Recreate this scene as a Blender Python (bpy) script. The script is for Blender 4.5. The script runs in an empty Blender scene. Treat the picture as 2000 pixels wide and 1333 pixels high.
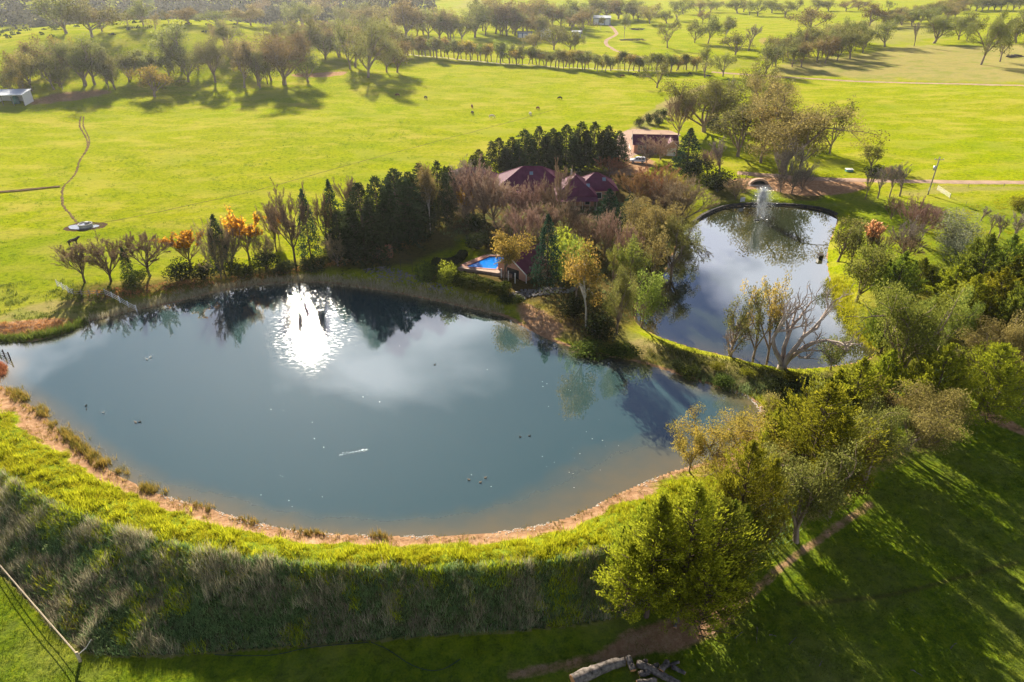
import bpy, bmesh, math, random
import numpy as np
from mathutils import Vector, Matrix

# ------------------------------------------------------------------ camera, sky, sun, exposure
SC = bpy.context.scene
COL = SC.collection
random.seed(7)
RNG = np.random.default_rng(7)
PITCH = math.radians(28.6)
CAMH = 55.0
FPX = 1333.0                      # focal length in photo pixels (2000 wide)
cam_d = bpy.data.cameras.new('camera')
cam_d.sensor_width = 36.0
cam_d.lens = 36.0 * FPX / 2000.0
cam_d.clip_start = 0.5
cam_d.clip_end = 12000
cam = bpy.data.objects.new('camera', cam_d)
COL.objects.link(cam)
cam.location = (0, 0, CAMH)
cam.rotation_euler = (math.pi / 2 - PITCH, 0, 0)
SC.camera = cam

SUN_AZ = math.radians(-18.7)      # measured from +Y towards +X
SUN_EL = math.radians(26.2)
world = bpy.data.worlds.new('World')
SC.world = world
world.use_nodes = True
wn, wl = world.node_tree.nodes, world.node_tree.links
wn.clear()
w_out = wn.new('ShaderNodeOutputWorld')
w_bg = wn.new('ShaderNodeBackground')
w_sky = wn.new('ShaderNodeTexSky')
w_sky.sky_type = 'NISHITA'
w_sky.sun_disc = False
w_sky.sun_elevation = SUN_EL
w_sky.sun_rotation = SUN_AZ
w_sky.altitude = 900
w_sky.air_density = 0.42
w_sky.dust_density = 0.2
w_sky.ozone_density = 4.0
# scattered fair-weather cloud spread evenly over the whole dome
w_tc = wn.new('ShaderNodeTexCoord')
w_sep = wn.new('ShaderNodeSeparateXYZ')
w_zc = wn.new('ShaderNodeMath'); w_zc.operation = 'MAXIMUM'; w_zc.inputs[1].default_value = 0.02
w_za = wn.new('ShaderNodeMath'); w_za.operation = 'ADD'; w_za.inputs[1].default_value = 0.12
w_div = wn.new('ShaderNodeVectorMath'); w_div.operation = 'DIVIDE'
w_cmb = wn.new('ShaderNodeCombineXYZ')
w_noi = wn.new('ShaderNodeTexNoise')
w_noi.inputs['Scale'].default_value = 1.15
w_noi.inputs['Detail'].default_value = 7.0
w_noi.inputs['Roughness'].default_value = 0.52
w_noi.inputs['Distortion'].default_value = 0.35
w_map = wn.new('ShaderNodeMapping')
w_map.inputs['Location'].default_value = (3.32, 1.1, 0.4)
w_ramp = wn.new('ShaderNodeValToRGB')
w_ramp.color_ramp.elements[0].position = 0.515
w_ramp.color_ramp.elements[0].color = (0, 0, 0, 1)
w_ramp.color_ramp.elements[1].position = 0.62
w_ramp.color_ramp.elements[1].color = (0.9, 0.9, 0.9, 1)
w_mix = wn.new('ShaderNodeMixRGB')
w_cl = wn.new('ShaderNodeMixRGB'); w_cl.blend_type = 'MULTIPLY'; w_cl.inputs[0].default_value = 1.0
w_cl.inputs[2].default_value = (1.0, 1.0, 1.0, 1)
w_add = wn.new('ShaderNodeMixRGB'); w_add.blend_type = 'ADD'; w_add.inputs[0].default_value = 1.0
w_add.inputs[2].default_value = (11.0, 11.0, 11.2, 1)
wl.new(w_tc.outputs['Generated'], w_sep.inputs[0])
wl.new(w_sep.outputs['Z'], w_zc.inputs[0])
wl.new(w_zc.outputs[0], w_za.inputs[0])
for k in range(3):
    wl.new(w_za.outputs[0], w_cmb.inputs[k])
wl.new(w_tc.outputs['Generated'], w_div.inputs[0])
wl.new(w_cmb.outputs[0], w_div.inputs[1])
wl.new(w_div.outputs[0], w_map.inputs[0])
wl.new(w_map.outputs[0], w_noi.inputs['Vector'])
# cloud cover closes up towards the horizon all round, as fair-weather cloud does
w_b1 = wn.new('ShaderNodeMath'); w_b1.operation = 'MULTIPLY_ADD'; w_b1.inputs[1].default_value = -0.62; w_b1.inputs[2].default_value = 0.275
w_b2 = wn.new('ShaderNodeMath'); w_b2.operation = 'ADD'
wl.new(w_sep.outputs['Z'], w_b1.inputs[0]); wl.new(w_noi.outputs['Fac'], w_b2.inputs[0]); wl.new(w_b1.outputs[0], w_b2.inputs[1])
wl.new(w_b2.outputs[0], w_ramp.inputs[0])
wl.new(w_sky.outputs[0], w_add.inputs[1])
wl.new(w_ramp.outputs[0], w_mix.inputs[0])
wl.new(w_sky.outputs[0], w_mix.inputs[1])
wl.new(w_add.outputs[0], w_mix.inputs[2])
wl.new(w_mix.outputs[0], w_bg.inputs['Color'])
w_bg.inputs['Strength'].default_value = 0.05
wl.new(w_bg.outputs[0], w_out.inputs['Surface'])

sun_d = bpy.data.lights.new('sun', 'SUN')
sun_d.energy = 5.0
sun_d.angle = math.radians(0.53)
sun_d.color = (1.0, 0.90, 0.74)
sun = bpy.data.objects.new('sun', sun_d)
COL.objects.link(sun)
_sv = Vector((math.sin(SUN_AZ) * math.cos(SUN_EL), math.cos(SUN_AZ) * math.cos(SUN_EL), math.sin(SUN_EL)))
sun.rotation_euler = (-_sv).to_track_quat('-Z', 'Y').to_euler()
sun.location = _sv * 400

SC.view_settings.view_transform = 'Standard'
SC.view_settings.look = 'None'
SC.view_settings.gamma = 1.0
SC.view_settings.use_curve_mapping = False
SC.view_settings.exposure = 1.5
SC.render.engine = 'CYCLES'
SC.cycles.max_bounces = 6
SC.cycles.diffuse_bounces = 2
SC.cycles.glossy_bounces = 3
SC.cycles.transmission_bounces = 3
SC.cycles.transparent_max_bounces = 6
SC.cycles.volume_bounces = 0
SC.cycles.caustics_reflective = False
SC.cycles.caustics_refractive = False
SC.cycles.sample_clamp_indirect = 4.0

# ------------------------------------------------------------------ photo pixel -> place on the ground
_cP, _sP = math.cos(PITCH), math.sin(PITCH)
def un(px, py, z):
    """where the line through photo pixel (px, py) meets height z"""
    u = 666.5 - py
    wz = u * _cP - FPX * _sP
    wy = FPX * _cP + u * _sP
    t = (z - CAMH) / wz
    return ((px - 1000.0) * t, wy * t)
def project(x, y, z):
    dz = z - CAMH
    d = y * _cP - dz * _sP
    return 1000 + FPX * x / d, 666.5 - FPX * (y * _sP + dz * _cP) / d, d
def top_z(y, py):
    """height at ground distance y that shows at photo row py"""
    k = (666.5 - py) / FPX
    return CAMH + y * (k * _cP - _sP) / (_cP + k * _sP)

# ------------------------------------------------------------------ numeric helpers
def sstep(a, b, x):
    t = np.clip((x - a) / (b - a), 0, 1)
    return t * t * (3 - 2 * t)
def seg_dist(X, Y, pts, closed=False):
    best = np.full(X.shape, 1e18)
    n = len(pts)
    for i in range(n if closed else n - 1):
        ax, ay = pts[i]; bx, by = pts[(i + 1) % n]
        dx, dy = bx - ax, by - ay
        L = dx * dx + dy * dy + 1e-9
        t = np.clip(((X - ax) * dx + (Y - ay) * dy) / L, 0, 1)
        d = (X - ax - t * dx) ** 2 + (Y - ay - t * dy) ** 2
        np.minimum(best, d, out=best)
    return np.sqrt(best)
def inside(X, Y, pts):
    r = np.zeros(X.shape, bool)
    n = len(pts)
    for i in range(n):
        ax, ay = pts[i]; bx, by = pts[(i + 1) % n]
        c = (ay > Y) != (by > Y)
        xi = (bx - ax) * (Y - ay) / ((by - ay) if by != ay else 1e-9) + ax
        r ^= c & (X < xi)
    return r
def sdist(X, Y, pts):
    d = seg_dist(X, Y, pts, True)
    return np.where(inside(X, Y, pts), -d, d)
def chaikin(pts, n=2, closed=True):
    for _ in range(n):
        out = []
        m = len(pts)
        for i in range(m if closed else m - 1):
            a = pts[i]; b = pts[(i + 1) % m]
            out.append((a[0] * .75 + b[0] * .25, a[1] * .75 + b[1] * .25))
            out.append((a[0] * .25 + b[0] * .75, a[1] * .25 + b[1] * .75))
        if not closed:
            out = [pts[0]] + out + [pts[-1]]
        pts = out
    return pts
_perm = RNG.random((256, 256))
def vnoise(X, Y, s, o=0):
    """smooth value noise, cell size s"""
    x = X / s + 37.7 * (o + 1); y = Y / s + 91.3 * (o + 1)
    xi = np.floor(x).astype(int); yi = np.floor(y).astype(int)
    fx = x - xi; fy = y - yi
    fx = fx * fx * (3 - 2 * fx); fy = fy * fy * (3 - 2 * fy)
    g = lambda a, b: _perm[a % 256, b % 256]
    return (g(xi, yi) * (1 - fx) + g(xi + 1, yi) * fx) * (1 - fy) + (g(xi, yi + 1) * (1 - fx) + g(xi + 1, yi + 1) * fx) * fy
def fnoise(X, Y, s, o=0):
    return (vnoise(X, Y, s, o) + .5 * vnoise(X, Y, s * .47, o + 1) + .25 * vnoise(X, Y, s * .21, o + 2)) / 1.75

# ------------------------------------------------------------------ shores and the dam wall
CREST_Z, FOOT_Z = 1.7, -3.2
def upoly(pl, z=0.0, n=1, closed=True):
    return chaikin([un(a, b, z) for a, b in pl], n, closed)
DAM = upoly([(10, 668), (60, 669), (100, 660), (135, 648), (160, 632), (235, 615), (265, 607), (350, 590), (420, 572), (480, 559), (560, 553), (640, 553),
             (720, 565), (800, 578), (860, 591), (930, 606), (985, 618), (1020, 638), (1060, 660), (1100, 675), (1160, 692), (1240, 707), (1300, 724),
             (1350, 742), (1400, 757), (1440, 768), (1470, 783), (1486, 805), (1478, 840), (1440, 880), (1390, 900), (1330, 915), (1280, 932), (1200, 967),
             (1140, 1000), (1080, 1020), (1000, 1036), (900, 1046), (760, 1048), (640, 1042), (560, 1034), (480, 1016), (400, 990), (320, 968), (260, 945),
             (200, 910), (150, 870), (110, 835), (60, 790), (22, 765), (-6, 748), (14, 728), (18, 712), (-30, 708), (-120, 712), (-130, 676), (-40, 668)])
POND = upoly([(1352, 440), (1375, 422), (1405, 408), (1440, 402), (1500, 401), (1560, 404), (1610, 411), (1637, 424), (1632, 445), (1618, 475), (1613, 510),
              (1620, 545), (1638, 580), (1642, 612), (1655, 640), (1682, 660), (1705, 680), (1712, 692), (1690, 705), (1650, 712), (1600, 718), (1540, 721),
              (1480, 711), (1430, 697), (1370, 684), (1310, 666), (1265, 648), (1243, 632), (1238, 610), (1255, 585), (1285, 560), (1305, 520), (1320, 480),
              (1338, 452)])
CREST = upoly([(-420, 700), (-200, 800), (-60, 885), (60, 960), (180, 1015), (300, 1055), (430, 1082), (560, 1098), (700, 1106), (850, 1108), (1000, 1102),
               (1120, 1088), (1230, 1062), (1330, 1015), (1400, 975)], CREST_Z, 2, False)
FOOT = upoly([(-430, 830), (-230, 960), (-60, 1080), (20, 1140), (90, 1210), (165, 1282), (300, 1282), (450, 1272), (600, 1262), (800, 1245), (1000, 1235),
              (1150, 1222), (1260, 1195), (1370, 1120), (1440, 1040)], FOOT_Z, 2, False)
SHORE_S = upoly([(-420, 640), (-200, 690), (-100, 715), (-6, 748), (60, 790), (150, 870), (260, 945), (400, 990), (560, 1034), (760, 1048), (900, 1046), (1080, 1020),
                 (1200, 967), (1330, 915), (1385, 902)], 0.0, 1, False)
STRIP_A = SHORE_S + CREST[::-1]
STRIP_B = CREST + FOOT[::-1]

# control heights of the country: photo pixel and height above the dam water
CTRL = [(60, 620, 1.0), (0, 560, 1.6), (200, 560, 1.2), (400, 540, 1.3), (600, 520, 1.4), (800, 530, 1.5), (900, 540, 2.0), (1000, 545, 2.0), (1040, 575, 1.5), (1120, 600, 1.3),
        (1250, 690, .9), (1400, 720, .9), (1520, 745, 1.0), (1250, 560, .9), (1290, 470, 1.2),
        (100, 440, 2.0), (300, 380, 2.6), (600, 320, 3.2), (900, 240, 4.2), (1000, 200, 5), (100, 300, 3.8), (500, 230, 5), (150, 210, 6.5), (0, 210, 7.5), (350, 170, 7.5),
        (100, 140, 13), (330, 110, 17), (60, 70, 24), (300, 55, 27), (460, 55, 25), (560, 100, 15), (620, 60, 19), (700, 140, 9.5), (820, 110, 10), (900, 80, 12.5), (1000, 60, 13.5),
        (800, 60, 15), (1150, 120, 8), (1200, 70, 11), (1300, 150, 6.5), (1400, 40, 13.5), (1600, 45, 13), (1750, 40, 13), (1850, 70, 12), (1950, 90, 11.5), (1990, 50, 15),
        (1600, 140, 6.5), (1800, 160, 6.5), (1990, 165, 7.5), (1800, 250, 4.2), (1990, 300, 4), (1400, 210, 4.6), (1250, 290, 3.2), (1250, 320, 3.0), (1500, 345, 2.4), (1450, 395, 1.0),
        (1580, 395, 1.0), (1050, 420, 2.8), (930, 440, 2.4), (900, 490, 2.0), (760, 480, 1.9), (1100, 500, 2.0), (1200, 430, 2.2), (1350, 390, 1.6), (1700, 400, 1.8), (1800, 380, 2.6), (1990, 360, 3.2),
        (1700, 500, 1.4), (1800, 470, 2.0), (1950, 430, 2.8), (1700, 620, .8), (1850, 600, .6), (1990, 600, .2), (1700, 720, .4), (1600, 780, .4), (1550, 850, .1), (1850, 750, -1.0), (1990, 760, -1.3),
        (1850, 830, -1.8), (1990, 900, -2.2), (1700, 900, -1.6), (1560, 960, -1.6), (1470, 930, -.4), (1600, 1050, -2.6), (1800, 1100, -2.8), (1990, 1200, -3.1), (1450, 1150, -3.2), (1500, 1250, -3.2), (1800, 1320, -3.3),
        (1250, 1300, -3.2), (1000, 1310, -3.2), (700, 1320, -3.2), (400, 1320, -3.2), (100, 1320, -3.2), (20, 1250, -3.2), (0, 820, 1.2), (-200, 700, 1.4), (-200, 1200, -3), (2200, 1000, -3), (2200, 500, 2.2)]
_cp = np.array([un(a, b, c) + (c,) for a, b, c in CTRL])
def polar(az, r, z): return (r * math.sin(math.radians(az)), r * math.cos(math.radians(az)), z)
_far = [polar(a, r, z) for a, r, z in [(-60, 20, -3.2), (-30, 20, -3.2), (0, 20, -3.2), (30, 20, -3.2), (60, 20, -3.2), (-65, 150, 2), (-65, 350, 12), (65, 150, 2), (65, 350, 8),
        (-35, 760, 6), (-25, 760, 5), (-15, 760, 8), (-5, 800, 16), (5, 800, 14), (15, 800, 14), (25, 800, 14), (35, 800, 15), (-60, 760, 8), (60, 800, 14),
        (-45, 1600, 25), (-15, 1600, 25), (0, 1600, 16), (15, 1600, 14), (30, 1600, 16), (50, 1600, 16)]]
_cp = np.vstack([_cp, np.array(_far)])
def _uv(x, y):
    r = np.hypot(x, y)
    return np.clip(np.arctan2(x, y), -1.15, 1.15) * 1.6, np.log(np.clip(r, 18, 1700))
def _tps():
    u, v = _uv(_cp[:, 0], _cp[:, 1])
    n = len(u)
    d2 = (u[:, None] - u[None]) ** 2 + (v[:, None] - v[None]) ** 2
    K = .5 * d2 * np.log(d2 + 1e-12) + np.eye(n) * 0.004
    Pm = np.stack([np.ones(n), u, v], 1)
    A = np.block([[K, Pm], [Pm.T, np.zeros((3, 3))]])
    w = np.linalg.solve(A, np.concatenate([_cp[:, 2], np.zeros(3)]))
    return u, v, w
_tu, _tv, _tw = _tps()
_gu = np.linspace(-1.15 * 1.6, 1.15 * 1.6, 300); _gv = np.linspace(math.log(18), math.log(1700), 320)
def _base_grid():
    U, V = np.meshgrid(_gu, _gv)
    z = _tw[-3] + _tw[-2] * U + _tw[-1] * V
    for i in range(len(_tu)):
        d2 = (U - _tu[i]) ** 2 + (V - _tv[i]) ** 2
        z += _tw[i] * (.5 * d2 * np.log(d2 + 1e-12))
    return z
_BG = _base_grid()
def bilin(G, fu, fv):
    fu = np.clip(fu, 0, G.shape[1] - 1.001); fv = np.clip(fv, 0, G.shape[0] - 1.001)
    i = fu.astype(int); j = fv.astype(int); a = fu - i; b = fv - j
    return (G[j, i] * (1 - a) + G[j, i + 1] * a) * (1 - b) + (G[j + 1, i] * (1 - a) + G[j + 1, i + 1] * a) * b
def base_h(X, Y):
    u, v = _uv(X, Y)
    return bilin(_BG, (u - _gu[0]) / (_gu[1] - _gu[0]), (v - _gv[0]) / (_gv[1] - _gv[0]))
POOL_Z = 2.5
POOL_P = [un(a, b, POOL_Z) for a, b in ((908, 521), (956, 501), (992, 501), (968, 526))]
POOL_Q = [un(a, b, POOL_Z) for a, b in ((894, 523), (952, 497), (1010, 497), (1000, 538), (952, 531))]
def hills(X, Y):
    r = np.hypot(X, Y); a = np.degrees(np.arctan2(X, Y))
    ridge = sstep(700, 1500, r) * 80 * (1 - sstep(-9.0, -3.5, a + 2.5 * (vnoise(X, Y, 300) - .5)))
    ridge = ridge * (.8 + .4 * fnoise(X, Y, 420, 3))
    far = sstep(1350, 2300, r) * 60 * (.6 + .8 * fnoise(X, Y, 700, 5))
    knoll = 34 * np.exp(-(((a + 2) / 6.5) ** 2) - ((r - 1250) / 330) ** 2)
    return ridge + far + knoll
def height(X, Y):
    X = np.asarray(X, float); Y = np.asarray(Y, float)
    h = base_h(X, Y)
    r = np.hypot(X, Y)
    h = h + hills(X, Y) + (fnoise(X, Y, 60, 2) - .5) * sstep(140, 500, r) * 3.0 + (fnoise(X, Y, 9, 4) - .5) * .25
    near = r < 330
    if near.any():
        xs, ys, hs = X[near], Y[near], h[near]
        inA = inside(xs, ys, STRIP_A); inB = inside(xs, ys, STRIP_B)
        dc = seg_dist(xs, ys, CREST); dsh = seg_dist(xs, ys, SHORE_S); df = seg_dist(xs, ys, FOOT)
        t = dsh / (dsh + dc + 1e-6)
        hA = CREST_Z * np.minimum(1, t * 1.25) ** .85
        s = dc / (dc + df + 1e-6)
        hB = CREST_Z + (FOOT_Z - CREST_Z) * np.clip((s - .02) / .98, 0, 1) ** .95
        bmp_ = (fnoise(xs, ys, 2.2, 7) - .5) * .7 * np.minimum(1, np.minimum(dc, df) / 1.5)
        ke = 1 - sstep(12, 25, xs)
        hA = hs + (hA - hs) * ke; hB = hs + (hB - hs) * ke
        hs = np.where(inA, hA + (fnoise(xs, ys, 1.5, 8) - .5) * .55 * t, hs)
        hs = np.where(inB, hB + bmp_, hs)
        for P, w in ((DAM, 5.0), (POND, 4.0)):
            sd = sdist(xs, ys, P)
            if P is POND:
                top = (xs > 50) & (ys > 150)
                w = np.where(top, 1.2, 4.0)
            k = sstep(0, 1, np.clip(sd / w, 0, 1))
            hout = .03 + (np.maximum(hs, .12) - .03) * k
            hs = np.where((sd > 0) & (sd < w) & ~inB, hout, hs)
            hs = np.where(sd <= 0, -np.minimum(2.2, .05 - sd * .16), hs)
        hs = np.where(inside(xs, ys, POOL_Q), np.minimum(hs, 1.0), hs)
        h = h.copy(); h[near] = hs
    return h
# the ground grid, polar round the foot of the camera; every placement reads its heights
G_AZ = np.concatenate([np.linspace(-180, -50, 44)[:-1], np.linspace(-50, 50, 560), np.linspace(50, 180, 44)[1:]])
G_R = np.concatenate([np.array([1.5, 5, 10, 16, 22]), np.geomspace(26, 300, 410), np.geomspace(303, 1700, 210), np.geomspace(1740, 2500, 26)])
_A, _R = np.meshgrid(np.radians(G_AZ), G_R)
G_X = _R * np.sin(_A); G_Y = _R * np.cos(_A)
G_Z = height(G_X.ravel(), G_Y.ravel()).reshape(G_X.shape)
def gh(X, Y):
    X = np.asarray(X, float); Y = np.asarray(Y, float)
    az = np.degrees(np.arctan2(X, Y)); r = np.hypot(X, Y)
    return bilin(G_Z, np.interp(az, G_AZ, np.arange(len(G_AZ))), np.interp(r, G_R, np.arange(len(G_R))))
def hz(x, y): return float(gh(np.array([x]), np.array([y]))[0])
def gp(px, py):
    """photo pixel -> point on the ground surface (march along the line of sight)"""
    u = 666.5 - py
    d = np.array([px - 1000.0, FPX * _cP + u * _sP, u * _cP - FPX * _sP])
    d /= np.linalg.norm(d)
    ts = np.geomspace(30, 3500, 900)
    below = np.nonzero(CAMH + d[2] * ts < gh(d[0] * ts, d[1] * ts))[0]
    if len(below) == 0: t = 3000.0
    else:
        i = max(below[0], 1); tt = np.linspace(ts[i - 1], ts[i], 12)
        g = CAMH + d[2] * tt < gh(d[0] * tt, d[1] * tt)
        t = tt[int(np.argmax(g))] if g.any() else tt[-1]
    x, y = d[0] * t, d[1] * t
    return x, y, hz(x, y)
def gpoly(pl, n=1, closed=True):
    return chaikin([gp(a, b)[:2] for a, b in pl], n, closed)

# ------------------------------------------------------------------ object helpers
def link(o): COL.objects.link(o); return o
def mesh_obj(name, V, Fc, mat, parent=None, smooth=False):
    me = bpy.data.meshes.new(name)
    me.from_pydata([tuple(v) for v in V], [], Fc)
    if mat: me.materials.append(mat)
    if smooth: me.polygons.foreach_set('use_smooth', [True] * len(me.polygons))
    me.update()
    o = link(bpy.data.objects.new(name, me))
    if parent: o.parent = parent
    return o
def np_mesh(name, V, Fa, mat=None, smooth=False):
    """mesh from arrays; Fa is (n,4) or (n,3)"""
    V = np.asarray(V, np.float32); Fa = np.asarray(Fa, np.int32)
    me = bpy.data.meshes.new(name)
    k = Fa.shape[1]
    me.vertices.add(len(V)); me.vertices.foreach_set('co', V.ravel())
    me.loops.add(Fa.size); me.loops.foreach_set('vertex_index', Fa.ravel())
    me.polygons.add(len(Fa)); me.polygons.foreach_set('loop_start', np.arange(0, Fa.size, k, dtype=np.int32))
    try: me.polygons.foreach_set('loop_total', np.full(len(Fa), k, np.int32))
    except Exception: pass
    if smooth: me.polygons.foreach_set('use_smooth', np.ones(len(Fa), bool))
    if mat: me.materials.append(mat)
    me.update(calc_edges=True)
    return me
def set_attr(me, name, vals):
    a = me.attributes.new(name, 'FLOAT', 'POINT')
    a.data.foreach_set('value', np.asarray(vals, np.float32))
def tag(o, label, cat, group=None, kind=None):
    o['label'] = label; o['category'] = cat
    if group: o['group'] = group
    if kind: o['kind'] = kind
    return o
def structure(o, label=None, cat=None):
    o['kind'] = 'structure'
    if label: o['label'] = label
    if cat: o['category'] = cat
    return o
def thing(name, label, cat, loc, rz=0, group=None):
    o = link(bpy.data.objects.new(name, None))
    o.empty_display_size = .5
    o.location = loc; o.rotation_euler = (0, 0, rz)
    return tag(o, label, cat, group)

# ------------------------------------------------------------------ materials
def new_mat(name):
    m = bpy.data.materials.new(name); m.use_nodes = True
    n, l = m.node_tree.nodes, m.node_tree.links
    b = n.get('Principled BSDF')
    return m, n, l, b
def nz(n, l, scale, detail=4, rough=.55, coord=None, dist=0):
    t = n.new('ShaderNodeTexNoise')
    t.inputs['Scale'].default_value = scale; t.inputs['Detail'].default_value = detail
    t.inputs['Roughness'].default_value = rough; t.inputs['Distortion'].default_value = dist
    if coord is not None: l.new(coord, t.inputs['Vector'])
    return t.outputs['Fac']
def ramp(n, l, fac, stops):
    r = n.new('ShaderNodeValToRGB'); e = r.color_ramp.elements
    while len(e) < len(stops): e.new(.5)
    for i, (p, c) in enumerate(stops):
        e[i].position = p
        e[i].color = (c, c, c, 1) if not hasattr(c, '__len__') else tuple(c) + (1,)
    l.new(fac, r.inputs[0])
    return r.outputs[0]
def mixc(n, l, fac, a, b, mode='MIX'):
    m = n.new('ShaderNodeMixRGB'); m.blend_type = mode
    for s, v in ((0, fac), (1, a), (2, b)):
        if hasattr(v, 'is_output'): l.new(v, m.inputs[s])
        elif hasattr(v, '__len__'): m.inputs[s].default_value = tuple(v) + (1,)
        else: m.inputs[s].default_value = v
    return m.outputs[0]
def mth(n, l, op, a, b=0.0):
    m = n.new('ShaderNodeMath'); m.operation = op
    for s, v in ((0, a), (1, b)):
        if hasattr(v, 'is_output'): l.new(v, m.inputs[s])
        else: m.inputs[s].default_value = v
    return m.outputs[0]
def attr(n, name):
    a = n.new('ShaderNodeAttribute'); a.attribute_name = name
    return a.outputs['Fac']
def bump(n, l, h, strength, dist, b, prev=None):
    k = n.new('ShaderNodeBump'); k.inputs['Strength'].default_value = strength; k.inputs['Distance'].default_value = dist
    l.new(h, k.inputs['Height'])
    if prev is not None: l.new(prev, k.inputs['Normal'])
    if b is not None: l.new(k.outputs[0], b.inputs['Normal'])
    return k.outputs[0]
def simple(name, col, rough=.7, var=.25, scale=3.0, metal=0, bmp=0.0, spec=.3):
    m, n, l, b = new_mat(name)
    tc = n.new('ShaderNodeTexCoord').outputs['Object']
    f = nz(n, l, scale, 5, .6, tc)
    lo = tuple(c * (1 - var) for c in col); hi = tuple(min(1, c * (1 + var)) for c in col)
    l.new(ramp(n, l, f, [(.3, lo), (.7, hi)]), b.inputs['Base Color'])
    b.inputs['Roughness'].default_value = rough; b.inputs['Metallic'].default_value = metal
    b.inputs['Specular IOR Level'].default_value = spec
    if bmp: bump(n, l, f, bmp, .05, b)
    return m
# ------------------------------------------------------------------ ground sheet
def ground_material():
    m, n, l, b = new_mat('ground_cover')
    P = n.new('ShaderNodeNewGeometry').outputs['Position']
    big = nz(n, l, .016, 5, .6, P)
    mid = nz(n, l, .11, 5, .65, P)
    fine = nz(n, l, 1.1, 6, .7, P)
    tiny = nz(n, l, 5.0, 4, .7, P)
    # pasture
    g = ramp(n, l, mid, [(.25, (.19, .26, .004)), (.5, (.27, .32, .004)), (.75, (.35, .36, .006))])
    g = mixc(n, l, ramp(n, l, big, [(.35, 0), (.7, .75)]), g, (.30, .30, .012))
    g = mixc(n, l, ramp(n, l, fine, [(.30, .9), (.52, 0)]), g, (.06, .10, .006))  # dark flecks painted in for the small shadows between tussocks
    g = mixc(n, l, ramp(n, l, tiny, [(.3, .8), (.54, 0)]), g, (.07, .105, .006))  # finer flecks of the same painted tussock shade
    g = mixc(n, l, ramp(n, l, nz(n, l, .4, 5, .7, P), [(.58, 0), (.78, .5)]), g, (.36, .34, .03))
    stv = n.new('ShaderNodeMapping'); stv.inputs['Scale'].default_value = (1, 1.8, 1); l.new(P, stv.inputs[0])
    g = mixc(n, l, ramp(n, l, nz(n, l, .07, 6, .68, stv.outputs[0]), [(.46, 0), (.66, .6)]), g, (.42, .34, .07))
    g = mixc(n, l, ramp(n, l, nz(n, l, .035, 5, .6, stv.outputs[0]), [(.55, 0), (.7, .5)]), g, (.15, .23, .006))
    fr = ramp(n, l, mth(n, l, 'ADD', mth(n, l, 'MULTIPLY', fine, .6), mth(n, l, 'MULTIPLY', tiny, .4)), [(.32, (.035, .065, .010)), (.5, (.125, .185, .010)), (.68, (.25, .27, .014))])
    fr = mixc(n, l, ramp(n, l, mid, [(.45, 0), (.7, .45)]), fr, (.24, .22, .07))
    g = mixc(n, l, attr(n, 'less_backlit'), g, fr)  # deeper green stands in for the weaker backlight on nearer grass
    # dry tan pasture
    dry = mixc(n, l, fine, (.20, .17, .055), (.40, .32, .13))
    dry = mixc(n, l, ramp(n, l, mid, [(.45, 0), (.62, .8)]), dry, (.20, .22, .04))
    c = mixc(n, l, ramp(n, l, mth(n, l, 'ADD', attr(n, 'dry'), mth(n, l, 'MULTIPLY', mth(n, l, 'SUBTRACT', mid, .5), 1.2)), [(.3, 0), (.75, 1)]), g, dry)
    # rank lush grass (dam crest)
    lush = ramp(n, l, fine, [(.3, (.06, .09, .012)), (.55, (.17, .22, .018)), (.75, (.27, .28, .035))])
    c = mixc(n, l, attr(n, 'lush'), c, lush)
    # rough weedy slope
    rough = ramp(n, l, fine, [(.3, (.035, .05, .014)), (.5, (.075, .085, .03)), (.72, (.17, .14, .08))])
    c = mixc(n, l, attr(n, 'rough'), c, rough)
    # garden mulch and leaf litter
    mul = ramp(n, l, fine, [(.3, (.035, .022, .014)), (.6, (.10, .058, .034)), (.8, (.17, .10, .055))])
    c = mixc(n, l, attr(n, 'mulch'), c, mul)
    # bare clay
    cl = ramp(n, l, fine, [(.25, (.20, .105, .055)), (.5, (.36, .21, .115)), (.8, (.52, .36, .22))])
    e = mth(n, l, 'ADD', attr(n, 'clay'), mth(n, l, 'MULTIPLY', mth(n, l, 'SUBTRACT', fine, .5), .9))
    c = mixc(n, l, ramp(n, l, e, [(.35, 0), (.65, 1)]), c, cl)
    # gravel
    gr = ramp(n, l, tiny, [(.3, (.36, .25, .19)), (.7, (.56, .41, .32))])
    gr = mixc(n, l, ramp(n, l, mid, [(.4, 0), (.7, .5)]), gr, (.30, .18, .13))
    e = mth(n, l, 'ADD', attr(n, 'gravel'), mth(n, l, 'MULTIPLY', mth(n, l, 'SUBTRACT', fine, .5), .5))
    c = mixc(n, l, ramp(n, l, e, [(.4, 0), (.6, 1)]), c, gr)
    # mud
    e = mth(n, l, 'ADD', attr(n, 'mud'), mth(n, l, 'MULTIPLY', mth(n, l, 'SUBTRACT', fine, .5), .7))
    mu = ramp(n, l, tiny, [(.3, (.055, .036, .024)), (.7, (.13, .085, .055))])
    c = mixc(n, l, ramp(n, l, e, [(.4, 0), (.62, 1)]), c, mu)
    l.new(c, b.inputs['Base Color'])
    b.inputs['Roughness'].default_value = .95
    b.inputs['Specular IOR Level'].default_value = 0.0
    b.inputs['Sheen Weight'].default_value = .35; b.inputs['Sheen Roughness'].default_value = .55
    l.new(c, b.inputs['Sheen Tint'])

    k = bump(n, l, fine, .8, .34, None)
    bump(n, l, tiny, .5, .07, b, k)
    return m
GM = ground_material()

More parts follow.
